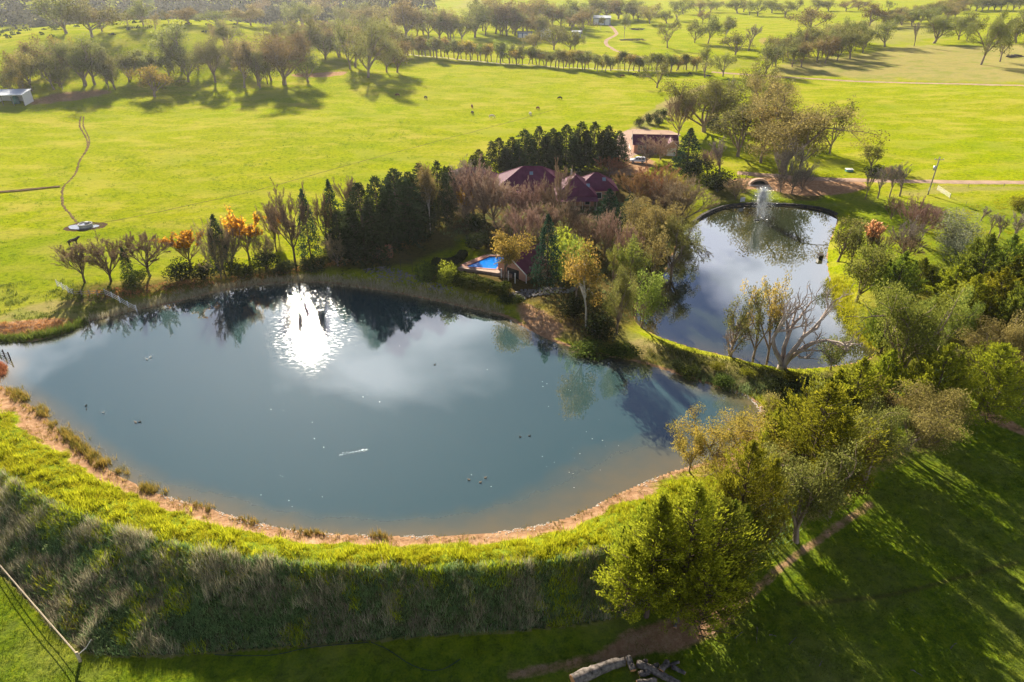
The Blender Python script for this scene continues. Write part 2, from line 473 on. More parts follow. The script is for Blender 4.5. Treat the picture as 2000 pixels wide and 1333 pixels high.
def mask(X, Y, poly, soft, amt=1.0, wob=0.0, wob_s=6.0):
    xs = [p[0] for p in poly]; ys = [p[1] for p in poly]
    pad = soft + wob + 2
    sel = (X > min(xs) - pad) & (X < max(xs) + pad) & (Y > min(ys) - pad) & (Y < max(ys) + pad)
    out = np.zeros(X.shape)
    if sel.any():
        x, y = X[sel], Y[sel]
        d = sdist(x, y, poly)
        if wob: d = d + (fnoise(x, y, wob_s, 11) - .5) * 2 * wob
        out[sel] = amt * (1 - sstep(-soft, soft, d))
    return out
def line_mask(X, Y, pts, width, soft, amt=1.0):
    xs = [p[0] for p in pts]; ys = [p[1] for p in pts]
    pad = width + soft
    sel = (X > min(xs) - pad) & (X < max(xs) + pad) & (Y > min(ys) - pad) & (Y < max(ys) + pad)
    out = np.zeros(X.shape)
    if sel.any():
        d = seg_dist(X[sel], Y[sel], pts)
        out[sel] = amt * (1 - sstep(width - soft, width + soft, d))
    return out

GRAVEL_YARD = [(1205, 262), (1235, 251), (1330, 256), (1322, 285), (1245, 300), (1222, 318), (1200, 300)]
PADS = {
 'gravel': [(GRAVEL_YARD, .5, 1, .3)],
 'clay': [([(-60, 690), (-40, 640), (40, 625), (110, 618), (170, 628), (150, 655), (60, 672), (0, 680)], 2, .85, 2),
          ([(1030, 650), (1015, 615), (1010, 590), (1050, 600), (1090, 625), (1100, 660), (1070, 665)], 1.5, .75, 1.2),
          ([(1180, 330), (1250, 300), (1290, 322), (1240, 345), (1180, 345)], 1.5, .7, 1.5),
          ([(1380, 355), (1460, 345), (1600, 348), (1700, 352), (1700, 375), (1580, 385), (1500, 372), (1420, 368)], 1.5, .75, 1.5),
          ([(1160, 1290), (1230, 1235), (1300, 1210), (1370, 1165), (1430, 1120), (1445, 1190), (1420, 1235), (1350, 1265), (1260, 1275), (1190, 1300)], 1.2, .8, 1.0),
          ([(560, 145), (640, 142), (690, 138), (660, 150), (590, 152)], 2, .9, 2),
          ([(40, 200), (120, 176), (240, 176), (180, 195), (60, 208)], 3, .65, 3),
          ([(1880, 795), (1940, 800), (2010, 840), (2010, 860), (1930, 825)], 1, .7, .8),
          ([(1655, 905), (1700, 890), (1760, 850), (1830, 845), (1850, 860), (1740, 930), (1640, 1010), (1560, 1060), (1540, 1000)], 1.5, .45, 1.5),
          ([(1400, 890), (1470, 840), (1490, 790), (1520, 830), (1500, 900), (1440, 930), (1395, 950)], 1, .8, 1.0),
          ([(1470, 80), (1500, 70), (1500, 90)], 2, .5, 2)],
 'mulch': [([(110, 560), (300, 545), (440, 535), (650, 500), (830, 440), (900, 420), (900, 480), (830, 500), (790, 520), (640, 530), (560, 545), (420, 560), (260, 590), (140, 605)], 2, .75, 1.5),
           ([(830, 440), (880, 380), (1000, 350), (1180, 330), (1350, 350), (1360, 400), (1300, 560), (1240, 640), (1180, 690), (1080, 640), (1060, 590), (1000, 590), (880, 560), (960, 480)], 2.5, .85, 1.5),
           ([(1380, 350), (1450, 365), (1460, 390), (1390, 400)], 2, .6, 1.5),
           ([(1650, 680), (1720, 560), (1850, 520), (2030, 540), (2050, 760), (1850, 780), (1700, 850), (1500, 1050), (1380, 1180), (1240, 1200), (1420, 980), (1560, 780)], 3, .55, 2.5),
           ([(1520, 372), (1600, 372), (1610, 392), (1530, 392)], 1.0, .8, 1)],
 'dry': [([(-60, 640), (30, 600), (130, 575), (240, 560), (260, 590), (150, 615), (40, 628)], 3, .75, 3), ([(1480, 155), (1520, 120), (1640, 110), (1800, 85), (1900, 90), (2100, 80), (2100, 165), (1900, 162), (1600, 150)], 14, .75, 10),
         ([(1570, 50), (1700, 38), (1900, 45), (1840, 90), (1660, 90)], 25, .6, 15),
         ([(1200, 275), (1280, 205), (1340, 180), (1370, 165), (1390, 168), (1320, 215), (1255, 262), (1235, 275)], 1.5, .9, 1.5),
         ([(1000, 590), (1060, 575), (1130, 600), (1330, 690), (1500, 740), (1600, 760), (1500, 770), (1350, 740), (1150, 690), (1040, 650)], 2, .6, 1.5),
         ([(1230, 655), (1330, 684), (1430, 705), (1540, 730), (1640, 725), (1640, 775), (1480, 775), (1400, 757), (1300, 724), (1200, 700)], 2, .95, 1.5),
         ([(40, 612), (130, 600), (280, 575), (480, 545), (800, 560), (960, 590), (990, 618), (800, 585), (560, 560), (300, 606), (140, 650)], 2, .7, 1.5),
         ([(1620, 560), (1650, 545), (1690, 620), (1730, 690), (1710, 700), (1650, 640)], 1.5, .5, 1.5),
         ([(1750, 365), (2050, 362), (2050, 372), (1900, 375), (1760, 390)], 2, .6, 1),
         ([(880, 0), (1000, 0), (1000, 35), (900, 40)], 40, .7, 20),
         ([(1000, 120), (1200, 105), (1500, 120), (1500, 140), (1200, 135)], 5, .45, 4)],
 'less_backlit': [([(-400, 1080), (-60, 1085), (165, 1288), (700, 1255), (1250, 1205), (1500, 1040), (1700, 900), (1850, 780), (2300, 760), (2500, 1300), (2000, 1500), (0, 1500), (-400, 1400)], 3, 1.0, 2),  # paddocks coloured greener, as grass looks with less sun behind it
           ([(1640, 420), (1760, 400), (2100, 400), (2100, 560), (1700, 580), (1650, 500)], 4, .7, 3), ([(1360, 380), (1450, 365), (1620, 372), (1750, 385), (1740, 430), (1640, 420), (1500, 400), (1380, 420)], 3, .6, 2),
           ([(-60, 640), (-60, 470), (200, 440), (480, 460), (300, 545), (100, 560), (20, 620)], 9, .45, 6)],
 'mud': [([(118, 448), (145, 437), (165, 432), (190, 434), (215, 436), (205, 446), (170, 452), (135, 453)], .5, 1, .4)],
 'rough': [([(1330, 720), (1420, 725), (1560, 735), (1640, 740), (1560, 775), (1480, 775), (1400, 755), (1350, 740)], 1.5, .8, 1.2)],
}
LINES = [([(1240, 1262), (1330, 1240), (1440, 1190), (1520, 1110), (1620, 1040), (1700, 985)], .6, .5, .6, 'clay'),
         ([(1000, 1320), (1100, 1300), (1180, 1280), (1250, 1262)], .7, .6, .6, 'clay'),
         ([(1560, 1180), (1700, 1170), (1800, 1150), (1860, 1132), (1990, 1098)], .22, .2, .6, 'mulch')]
def build_ground():
    X, Y, Z = G_X.ravel(), G_Y.ravel(), G_Z.ravel()
    nr, na = G_X.shape
    i = np.arange(nr - 1)[:, None] * na + np.arange(na - 1)[None]
    Fq = np.stack([i, i + 1, i + na + 1, i + na], -1).reshape(-1, 4)[:, ::-1]
    me = np_mesh('ground', np.stack([X, Y, Z], 1), Fq, GM, True)
    m = {k: np.zeros(X.shape) for k in ('dry', 'lush', 'rough', 'mulch', 'clay', 'gravel', 'mud', 'less_backlit')}
    for k, lst in PADS.items():
        for pl, soft, amt, wob in lst:
            np.maximum(m[k], mask(X, Y, gpoly(pl, 1), soft, amt, wob), out=m[k])
    for pl, wd, sf, am, k in LINES: np.maximum(m[k], line_mask(X, Y, chaikin([gp(a, b)[:2] for a, b in pl], 2, False), wd, sf, am), out=m[k])
    near = (np.hypot(X, Y) < 200)
    xs, ys = X[near], Y[near]
    inA = inside(xs, ys, STRIP_A); inB = inside(xs, ys, STRIP_B)
    dsh = seg_dist(xs, ys, SHORE_S); dc = seg_dist(xs, ys, CREST); df = seg_dist(xs, ys, FOOT)
    wob = (fnoise(xs, ys, 3.0, 12) - .5)
    t = dsh / (dsh + dc + 1e-6) + wob * .35
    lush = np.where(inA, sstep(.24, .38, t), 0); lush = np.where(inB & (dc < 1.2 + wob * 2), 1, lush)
    clay = np.where(inA, 1 - sstep(.20, .36, t), 0) * .75
    s = dc / (dc + df + 1e-6)
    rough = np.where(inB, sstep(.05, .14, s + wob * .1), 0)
    ke = 1 - sstep(14, 27, xs + wob * 8)
    lush *= ke; rough *= ke; clay *= np.maximum(ke, .6)
    m['lush'][near] = np.maximum(m['lush'][near], lush)
    m['clay'][near] = np.maximum(m['clay'][near], clay)
    m['rough'][near] = np.maximum(m['rough'][near], rough)
    m['dry'][near] = np.where(df < .4 + wob * .6, .7, m['dry'][near])
    for P, wd in ((DAM, 1.6), (POND, .3)):
        sd = sdist(xs, ys, P)
        m['clay'][near] = np.where(sd < 0, 1, np.maximum(m['clay'][near], (1 - sstep(0, wd, sd)) * .9))
        m['lush'][near] = np.where(sd < 0, 0, m['lush'][near])
    # walls of the pool garden: mown lawn stays grass
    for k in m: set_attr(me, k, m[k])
    return structure(link(bpy.data.objects.new('ground', me)), 'rolling green pasture and the earth dam wall', None)
GROUND = build_ground()

# ------------------------------------------------------------------ water
def water_material(name, deep, shallow, bmp=.05, rough=.02, dep=True, ior=2.0, spec=.8):
    m, n, l, b = new_mat(name)
    P = n.new('ShaderNodeNewGeometry').outputs['Position']
    mp = n.new('ShaderNodeMapping'); mp.inputs['Scale'].default_value = (1, 1.7, 1); l.new(P, mp.inputs[0])
    r1 = nz(n, l, 1.6, 3, .55, mp.outputs[0]); r2 = nz(n, l, .35, 3, .5, mp.outputs[0])
    if dep:
        d = mth(n, l, 'ADD', attr(n, 'depth'), mth(n, l, 'MULTIPLY', mth(n, l, 'SUBTRACT', nz(n, l, .3, 4, .6, P), .5), .5))
        c = mixc(n, l, ramp(n, l, d, [(.05, 0), (.75, 1)]), shallow, deep)
    else:
        c = mixc(n, l, r2, deep, shallow)
    l.new(c, b.inputs['Base Color'])
    patch = ramp(n, l, nz(n, l, .06, 3, .5, P), [(.42, .2), (.62, 1)])
    h = mth(n, l, 'ADD', mth(n, l, 'MULTIPLY', r1, patch), mth(n, l, 'MULTIPLY', r2, .6))
    if dep:
        mp3 = n.new('ShaderNodeMapping'); mp3.inputs['Scale'].default_value = (1, 1.5, 1); l.new(P, mp3.inputs[0])
        h = mth(n, l, 'ADD', h, mth(n, l, 'MULTIPLY', mth(n, l, 'MULTIPLY', attr(n, 'scum'), nz(n, l, 2.6, 3, .6, mp3.outputs[0])), 7.0))
    bump(n, l, h, bmp, .1, b)
    if dep:
        mp2 = n.new('ShaderNodeMapping'); mp2.inputs['Scale'].default_value = (1, 2.2, 1); l.new(P, mp2.inputs[0])
        sc = mth(n, l, 'MULTIPLY', attr(n, 'scum'), ramp(n, l, nz(n, l, 1.0, 5, .62, mp2.outputs[0]), [(.52, 0), (.62, 1)]))
        l.new(mth(n, l, 'ADD', mth(n, l, 'MULTIPLY', sc, .07), rough), b.inputs['Roughness'])
    else: b.inputs['Roughness'].default_value = rough
    b.inputs['IOR'].default_value = ior
    b.inputs['Specular IOR Level'].default_value = spec
    return m
def water_sheet(name, poly, z, mat, step=1.0, wide=14.0):
    """triangulated sheet with a distance-from-shore attribute"""
    bm = bmesh.new()
    vs = [bm.verts.new((x, y, z)) for x, y in poly]
    f = bm.faces.new(vs)
    if f.normal.z < 0: f.normal_flip()
    bmesh.ops.triangulate(bm, faces=[f])
    xs = [p[0] for p in poly]; ys = [p[1] for p in poly]
    for ax, lo, hi in ((0, min(xs), max(xs)), (1, min(ys), max(ys))):
        k = lo + step
        while k < hi:
            co = (k, 0, 0) if ax == 0 else (0, k, 0); no = (1, 0, 0) if ax == 0 else (0, 1, 0)
            bmesh.ops.bisect_plane(bm, geom=bm.verts[:] + bm.edges[:] + bm.faces[:], plane_co=co, plane_no=no)
            k += step
    me = bpy.data.meshes.new(name); bm.to_mesh(me); bm.free()
    for p in me.polygons:
        pass
    co = np.zeros(len(me.vertices) * 3); me.vertices.foreach_get('co', co); co = co.reshape(-1, 3)
    if name == 'dam_water':
        sx, sy = un(1220, 920, 0)
        wide = 5.0 + 9.0 * np.exp(-((co[:, 0] - sx) ** 2 + (co[:, 1] - sy) ** 2) / 16.0 ** 2)
    d = seg_dist(co[:, 0], co[:, 1], poly, True) / wide
    set_attr(me, 'depth', np.clip(d, 0, 1))
    set_attr(me, 'scum', mask(co[:, 0], co[:, 1], SCUM, 7, 1.0, 5, 7) if name == 'dam_water' else np.zeros(len(co)))
    me.materials.append(mat)
    return link(bpy.data.objects.new(name, me))
SCUM = upoly([(500, 560), (600, 556), (690, 575), (730, 620), (700, 670), (650, 690), (600, 715), (545, 690), (515, 630)])
W_DAM = water_material('dam_water', (.040, .080, .080), (.14, .115, .055), .018)
W_POND = water_material('pond_water', (.03, .04, .016), (.07, .06, .022), .014, .02, True, 2.4, 1.0)
def grow(poly, d):
    # push the outline outward a little so the sheet runs under the bank
    n = len(poly); cx = sum(p[0] for p in poly) / n
    out = []
    A = sum(poly[i][0] * poly[(i + 1) % n][1] - poly[(i + 1) % n][0] * poly[i][1] for i in range(n))
    sg = 1 if A > 0 else -1
    for i in range(n):
        a = poly[i - 1]; b = poly[(i + 1) % n]
        tx, ty = b[0] - a[0], b[1] - a[1]; L = math.hypot(tx, ty) + 1e-9
        out.append((poly[i][0] + sg * ty / L * d, poly[i][1] - sg * tx / L * d))
    return out
structure(water_sheet('dam_water', grow(DAM, .25), 0.0, W_DAM, 2.0, 8.0), 'broad still farm dam reflecting the sky', None)
structure(water_sheet('pond_water', grow(POND, .25), 0.0, W_POND, 2.0, 6.0), 'smaller ornamental pond with a fountain', None)
# ------------------------------------------------------------------ foliage, bark and twig materials
def leaf_mat(name, lo, hi, trans=.5, rough=.6):
    m, n, l, b = new_mat(name)
    n.remove(b)
    out = n.get('Material Output')
    oi = n.new('ShaderNodeObjectInfo')
    c = ramp(n, l, attr(n, 'tint'), [(.1, lo), (.9, hi)])
    hs = n.new('ShaderNodeHueSaturation'); l.new(c, hs.inputs['Color'])
    l.new(mth(n, l, 'ADD', mth(n, l, 'MULTIPLY', oi.outputs['Random'], .5), .75), hs.inputs['Value'])
    l.new(mth(n, l, 'ADD', mth(n, l, 'MULTIPLY', oi.outputs['Random'], .04), .48), hs.inputs['Hue'])
    d = n.new('ShaderNodeBsdfDiffuse'); t = n.new('ShaderNodeBsdfTranslucent')
    l.new(hs.outputs[0], d.inputs[0]); l.new(hs.outputs[0], t.inputs[0])
    mx = n.new('ShaderNodeMixShader'); mx.inputs[0].default_value = trans
    l.new(d.outputs[0], mx.inputs[1]); l.new(t.outputs[0], mx.inputs[2])
    l.new(mx.outputs[0], out.inputs['Surface'])
    return m
LM = {
 'olive': leaf_mat('gum_leaf_olive', (.095, .105, .022), (.32, .31, .08)),
 'brown': leaf_mat('gum_leaf_brown', (.13, .105, .035), (.38, .29, .10)),
 'grey': leaf_mat('gum_leaf_grey', (.085, .095, .03), (.28, .27, .085)),
 'green': leaf_mat('gum_leaf_green', (.10, .135, .02), (.36, .39, .07)),
 'orange': leaf_mat('gum_leaf_rusty', (.16, .14, .028), (.54, .36, .075)),
 'lime': leaf_mat('lime_leaf', (.17, .19, .02), (.40, .40, .04), .5),
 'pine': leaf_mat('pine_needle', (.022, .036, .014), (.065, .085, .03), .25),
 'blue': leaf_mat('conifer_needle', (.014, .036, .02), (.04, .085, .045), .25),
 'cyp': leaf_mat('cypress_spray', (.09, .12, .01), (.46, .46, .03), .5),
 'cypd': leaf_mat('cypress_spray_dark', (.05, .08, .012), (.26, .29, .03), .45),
 'autumn': leaf_mat('autumn_leaf_orange', (.62, .28, .02), (.92, .52, .05), .65),
 'gold': leaf_mat('autumn_leaf_gold', (.62, .36, .02), (.90, .58, .05), .65),
 'red': leaf_mat('autumn_leaf_red', (.50, .20, .10), (.80, .40, .24), .55),
 'silver': leaf_mat('olive_leaf_silver', (.13, .14, .085), (.34, .34, .22)),
 'hedge': leaf_mat('hedge_leaf', (.03, .05, .012), (.16, .19, .035), .35),
 'darkbush': leaf_mat('shrub_leaf_dark', (.022, .034, .012), (.07, .085, .03), .3),
 'tw_brown': leaf_mat('twig_brown', (.15, .105, .06), (.36, .26, .155), .2),
 'tw_pink': leaf_mat('twig_pinkish', (.24, .15, .10), (.50, .35, .25), .2),
 'tw_red': leaf_mat('twig_rusty', (.26, .13, .06), (.50, .27, .12), .25),
 'tw_grey': leaf_mat('twig_grey', (.16, .13, .10), (.38, .32, .26), .15),
 'tw_gold': leaf_mat('twig_golden', (.25, .17, .06), (.50, .34, .11), .25),
}
def bark_mat(name, lo, hi):
    m, n, l, b = new_mat(name)
    tc = n.new('ShaderNodeTexCoord').outputs['Object']
    mp = n.new('ShaderNodeMapping'); mp.inputs['Scale'].default_value = (14, 14, 4); l.new(tc, mp.inputs[0])
    f = nz(n, l, 1.5, 4, .6, mp.outputs[0])
    l.new(ramp(n, l, f, [(.3, lo), (.7, hi)]), b.inputs['Base Color'])
    b.inputs['Roughness'].default_value = .85; b.inputs['Specular IOR Level'].default_value = .2
    return m
BK = {'gum': bark_mat('gum_bark', (.13, .085, .06), (.36, .28, .21)), 'white': bark_mat('pale_gum_bark', (.30, .25, .20), (.62, .56, .48)),
      'dark': bark_mat('dark_bark', (.05, .035, .025), (.15, .105, .075)), 'dead': bark_mat('dead_wood', (.26, .20, .165), (.54, .45, .38))}

# ------------------------------------------------------------------ tree prototypes (unit height, unit crown width)
class Br:
    def __init__(s): s.V = []; s.F = []
    def tube(s, pts, r0, r1, sides=5, pw=1.0):
        pts = np.asarray(pts, float); n = len(pts); o = len(s.V)
        a = np.arange(sides) * 2 * math.pi / sides
        for i in range(n):
            d = pts[min(i + 1, n - 1)] - pts[max(i - 1, 0)]
            d /= np.linalg.norm(d) + 1e-9
            e = np.cross(d, [0.31, .95, .05] if abs(d[1]) < .9 else [1, 0, 0]); e /= np.linalg.norm(e) + 1e-9
            f = np.cross(d, e)
            r = r0 + (r1 - r0) * (i / (n - 1)) ** pw
            for k in range(sides): s.V.append(pts[i] + r * (e * math.cos(a[k]) + f * math.sin(a[k])))
        for i in range(n - 1):
            for k in range(sides):
                k2 = (k + 1) % sides
                s.F.append((o + i * sides + k, o + i * sides + k2, o + (i + 1) * sides + k2, o + (i + 1) * sides + k))
def curve(rng, p, d, L, n=5, gnarl=.18, up=.12):
    pts = [np.array(p, float)]; d = np.array(d, float); d /= np.linalg.norm(d)
    for i in range(n):
        d = d + rng.normal(0, gnarl, 3); d[2] += up; d /= np.linalg.norm(d)
        pts.append(pts[-1] + d * L / n)
    return pts, d
def spread_dir(rng, d, ang, az=None):
    d = np.array(d) / np.linalg.norm(d)
    e = np.cross(d, [0, 0, 1.0]);
    if np.linalg.norm(e) < .05: e = np.array([1.0, 0, 0])
    e /= np.linalg.norm(e); f = np.cross(d, e)
    az = rng.uniform(0, 6.283) if az is None else az
    return d * math.cos(ang) + (e * math.cos(az) + f * math.sin(az)) * math.sin(ang)
def unit(rng, n):
    v = rng.normal(0, 1, (n, 3)); return v / np.linalg.norm(v, axis=1)[:, None]
def diamonds(rng, C, D, length, width):
    """one leaf-shaped quad per centre, long axis D"""
    n = len(C); D = D / (np.linalg.norm(D, axis=1)[:, None] + 1e-9)
    S = np.cross(D, unit(rng, n)); S /= np.linalg.norm(S, axis=1)[:, None] + 1e-9
    ln = (length * rng.uniform(.7, 1.3, n))[:, None]; wd = (width * rng.uniform(.7, 1.3, n))[:, None]
    V = np.stack([C - D * ln / 2, C + S * wd / 2, C + D * ln / 2, C - S * wd / 2], 1).reshape(-1, 3)
    return V, np.arange(4 * n).reshape(-1, 4)
def finish(br, LV, tint, square=True):
    """scale to unit height and unit crown width; returns (trunk verts, faces, leaf verts, tint)"""
    TV = np.array(br.V) if br.V else np.zeros((0, 3))
    ref = LV if len(LV) else TV
    zt = np.percentile(ref[:, 2], 99.3)
    w = np.percentile(np.abs(ref[:, :2] - np.median(ref[:, :2], 0)), 97.5) * 2
    s = np.array([1 / w, 1 / w, 1 / zt])
    return TV * s, br.F, LV * s, tint
def gum(seed, tr=1.0, fork=.26, n1=5, ang=.62, n2=3, n3=2, leaf=.036, per=70, rc=.13, bare=0, lean=.0, flat=.9, low=1.0):
    rng = np.random.default_rng(seed); b = Br()
    tp, d = curve(rng, (0, 0, -.03), (rng.normal(0, .05) + lean, rng.normal(0, .05), 1), fork + .03, 4, .06, .0)
    b.tube(tp, .028 * tr, .020 * tr, 6)
    tips = []
    a0 = rng.uniform(0, 6.28)
    for i in range(n1):
        up = i == n1 - 1
        dd = spread_dir(rng, d, (.15 if up else ang * rng.uniform(.6, 1.3)), a0 + i * 6.283 / max(1, n1 - 1) + rng.normal(0, .3))
        L = (1 - fork) * rng.uniform(.46, .62)
        c1, d1 = curve(rng, tp[-1] if i % 2 else tp[-2], dd, L, 5, .13, .06); b.tube(c1, .015, .008, 5)
        for j in range(n2):
            s0 = c1[[5, 3, 4, 2][j % 4]]
            c2, d2 = curve(rng, s0, spread_dir(rng, d1, rng.uniform(.35, 1.05)), L * rng.uniform(.34, .52), 4, .18, .03); b.tube(c2, .007, .0035, 4)
            tips.append((c2[-1], 1.0)); 
            if rng.random() < low * .5: tips.append((c2[2], .8))
            for k in range(n3):
                c3, d3 = curve(rng, c2[rng.integers(2, 5)], spread_dir(rng, d2, rng.uniform(.4, 1.1)), L * rng.uniform(.18, .32), 3, .2, -.02); b.tube(c3, .0035, .002, 3)
                tips.append((c3[-1], 1.0))
        if rng.random() < low * .75: tips.append((c1[3] + [0, 0, -.02], .8))
    P, D, T = [], [], []
    for t, q in tips:
        if rng.random() < bare: continue
        r = rc * q * rng.uniform(.65, 1.2); n = int(per * (r / rc) ** 2 * rng.uniform(.7, 1.2))
        u = unit(rng, n) * (rng.random(n) ** .42)[:, None]
        P.append(t + u * np.array([r, r, r * flat]) + [0, 0, -.15 * r])
        dd = unit(rng, n); dd[:, 2] -= .55; D.append(dd)
        T.append(np.clip(rng.uniform(.15, .75) + rng.normal(0, .16, n), 0, 1))
    P = np.vstack(P); D = np.vstack(D); T = np.concatenate(T)
    P[:, 2] = np.maximum(P[:, 2], .1)
    V, F = diamonds(rng, P, D, leaf, leaf * .5)
    return finish(b, V, np.repeat(T, 4))
def conifer(seed, n=260, tuft=16, rmax=.5, base=.06, shape=1.0, droop=-.25, leaf=.05, aspect=.3, jitter=.25, lift=0.0, tops=1):
    """layers of sprays round one or several leaders"""
    rng = np.random.default_rng(seed); b = Br()
    b.tube([(0, 0, -.03), (0.004, 0, .5), (0, .004, .97)], .026, .004, 6)
    leaders = [(0, 0, 1.0, 1.0)]
    for k in range(tops - 1):
        a = k * 6.283 / max(1, tops - 1) + rng.normal(0, .4)
        q = rng.uniform(.16, .27)
        leaders.append((q * math.cos(a), q * math.sin(a), rng.uniform(.62, .92), .62))
    P, D, T = [], [], []
    for lx, ly, lh, lr in leaders:
        nn = int(n * lr)
        for i in range(nn):
            h = base + (lh - base) * ((i + rng.random()) / nn) ** .9
            q = (lh - h) / (lh - base)
            R = rmax * lr * min(1.0, (q ** shape) * 1.02 + .02) * (1 if q < .85 else 1 - (q - .85) * 2.2) * rng.uniform(1 - jitter, 1 + jitter * .6)
            a = i * 2.39996 + rng.normal(0, .25)
            o = np.array([lx, ly, h]); dr = np.array([math.cos(a), math.sin(a), lift + rng.normal(0, .12)])
            m = max(4, int(tuft * (.35 + R / rmax * 1.0)))
            s = .25 + .75 * rng.random(m) ** .7
            p = o + dr * (R * s)[:, None]; p[:, 2] += droop * R * s ** 2
            p += rng.normal(0, .02, (m, 3)) * (.4 + R)
            P.append(p)
            dd = np.tile(dr, (m, 1)) + unit(rng, m) * .75; dd[:, 2] += .25 + lift * .5; D.append(dd)
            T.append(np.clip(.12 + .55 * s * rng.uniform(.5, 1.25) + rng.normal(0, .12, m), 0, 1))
            if i % 4 == 0 and R > .1: b.tube([o, o + dr * R * .8 + [0, 0, droop * R * .6]], .006, .002, 3)
    P = np.vstack(P); D = np.vstack(D); T = np.concatenate(T)
    V, F = diamonds(rng, P, D, leaf, leaf * aspect)
    return finish(b, V, np.repeat(T, 4))
def bare(seed, fork=.2, n1=7, ang=.75, depth=3, sl=6500, slen=.05, swid=.006, gn=.09, leaves=0, leaf=.03, fan=True, lv_top=False):
    rng = np.random.default_rng(seed); b = Br(); tw = Br()
    tp, d = curve(rng, (0, 0, -.03), (rng.normal(0, .04), rng.normal(0, .04), 1), fork + .03, 3, .04, 0)
    b.tube(tp, .024, .018, 6)
    segs = []
    def rec(p, d, L, lev, r):
        c, d2 = curve(rng, p, d, L, 4, gn, .07)
        (b if lev < 2 else tw).tube(c, r, r * .45, 4 if lev < 2 else 3)
        if lev >= 1: segs.append((np.array(c), lev))
        if lev >= depth: return
        for k in range(4 if lev == 0 else 3):
            q = c[rng.integers(1, 5)] if k else c[-1]
            rec(q, spread_dir(rng, d2, rng.uniform(.2, .62)), L * rng.uniform(.55, .78), lev + 1, r * .52)
    a0 = rng.uniform(0, 6.28)
    for i in range(n1):
        s0 = tp[-1] if i < n1 - 2 else tp[-2]
        rec(s0, spread_dir(rng, d, ang * rng.uniform(.25, 1.15), a0 + i * 2.4), (1 - fork) * rng.uniform(.34, .46), 0, .0125)
    last = [c for c, lv in segs if lv >= depth - 1]
    P = np.zeros((sl, 3)); D = np.zeros((sl, 3))
    for i in range(sl):
        c = last[rng.integers(len(last))]; k = rng.integers(1, len(c)); f = rng.random()
        P[i] = c[k - 1] * (1 - f) + c[k] * f; D[i] = c[k] - c[k - 1]
    D /= np.linalg.norm(D, axis=1)[:, None] + 1e-9
    D = D + unit(rng, sl) * .65; D[:, 2] += .15
    Dn = D / np.linalg.norm(D, axis=1)[:, None]
    V, F = diamonds(rng, P + Dn * slen * .5, D, slen, swid)
    T = np.repeat(rng.random(sl), 4)
    TV = np.array(tw.V); TF = np.array(tw.F) if len(tw.F) else np.zeros((0, 4), int)
    LV = np.vstack([TV, V]); LF = np.vstack([TF, F + len(TV)])
    tint = np.concatenate([np.full(len(TV), .25), T])
    ref = LV
    zt = np.percentile(ref[:, 2], 99.5); w = np.percentile(np.abs(ref[:, :2]), 97.5) * 2
    s = np.array([1 / w, 1 / w, 1 / zt])
    out = [np.array(b.V) * s, b.F, LV * s, tint, LF]
    if leaves:
        P = np.zeros((leaves, 3))
        for i in range(leaves):
            c = last[rng.integers(len(last))]; k = rng.integers(1, len(c)); f = rng.random()
            P[i] = c[k - 1] * (1 - f) + c[k] * f + rng.normal(0, .018, 3)
        if lv_top: P = P[P[:, 2] > np.percentile(P[:, 2], 35)]
        V, F = diamonds(rng, P, unit(rng, len(P)), leaf, leaf * .7)
        out += [V * s, np.repeat(rng.random(len(P)), 4)]
    return out
def bush(seed, n=1500, leaf=.075, lumps=9, flat=1.0):
    rng = np.random.default_rng(seed); b = Br()
    for k in range(5):
        a = k * 1.3; c, d = curve(rng, (0, 0, -.04), (math.cos(a) * .6, math.sin(a) * .6, 1), .6, 3, .15, .05); b.tube(c, .02, .008, 4)
    C = np.array([[.26 * math.cos(i * 2.4) * (i / lumps) ** .5 * 1.3, .26 * math.sin(i * 2.4) * (i / lumps) ** .5 * 1.3, .48 + .16 * rng.normal()] for i in range(lumps)])
    ci = rng.integers(0, lumps, n)
    u = unit(rng, n) * (rng.random(n) ** .3)[:, None]
    P = C[ci] + u * np.array([.26, .26, .34 * flat]); P[:, 2] = np.maximum(P[:, 2], .02)
    tl = rng.uniform(.2, .7, lumps)
    V, F = diamonds(rng, P, u + unit(rng, n) * .8, leaf, leaf * .55)
    return finish(b, V, np.repeat(np.clip(tl[ci] + rng.normal(0, .17, n), 0, 1), 4))
def dead(seed, forks=4):
    rng = np.random.default_rng(seed); b = Br(); tw = Br()
    def rec(p, d, L, lev, r):
        c, d2 = curve(rng, p, d, L, 6, .22, .09)
        (b if lev < 2 else tw).tube(c, r, r * .5, 6 if lev < 2 else 4)
        if lev >= 4: return
        for k in range([4, 4, 3, 3][lev]):
            q = c[rng.integers(2, 7)] if k else c[-1]
            rec(q, spread_dir(rng, d2, rng.uniform(.35, .9)), L * rng.uniform(.42, .62), lev + 1, r * .5)
    b.tube([(0, 0, -.05), (.01, 0, .06)], .07, .05, 7)
    for i in range(forks):
        a = i * 6.283 / forks + rng.normal(0, .3)
        rec((.01 * math.cos(a), .01 * math.sin(a), .05), (math.cos(a) * .6, math.sin(a) * .6, 1.0), .52, 0, .030)
    TV, LV = np.array(b.V), np.array(tw.V)
    zt = LV[:, 2].max(); w = np.percentile(np.abs(LV[:, :2]), 98) * 2
    s = np.array([1 / w, 1 / w, 1 / zt])
    return [TV * s, b.F, LV * s, np.full(len(LV), .5), np.array(tw.F)]

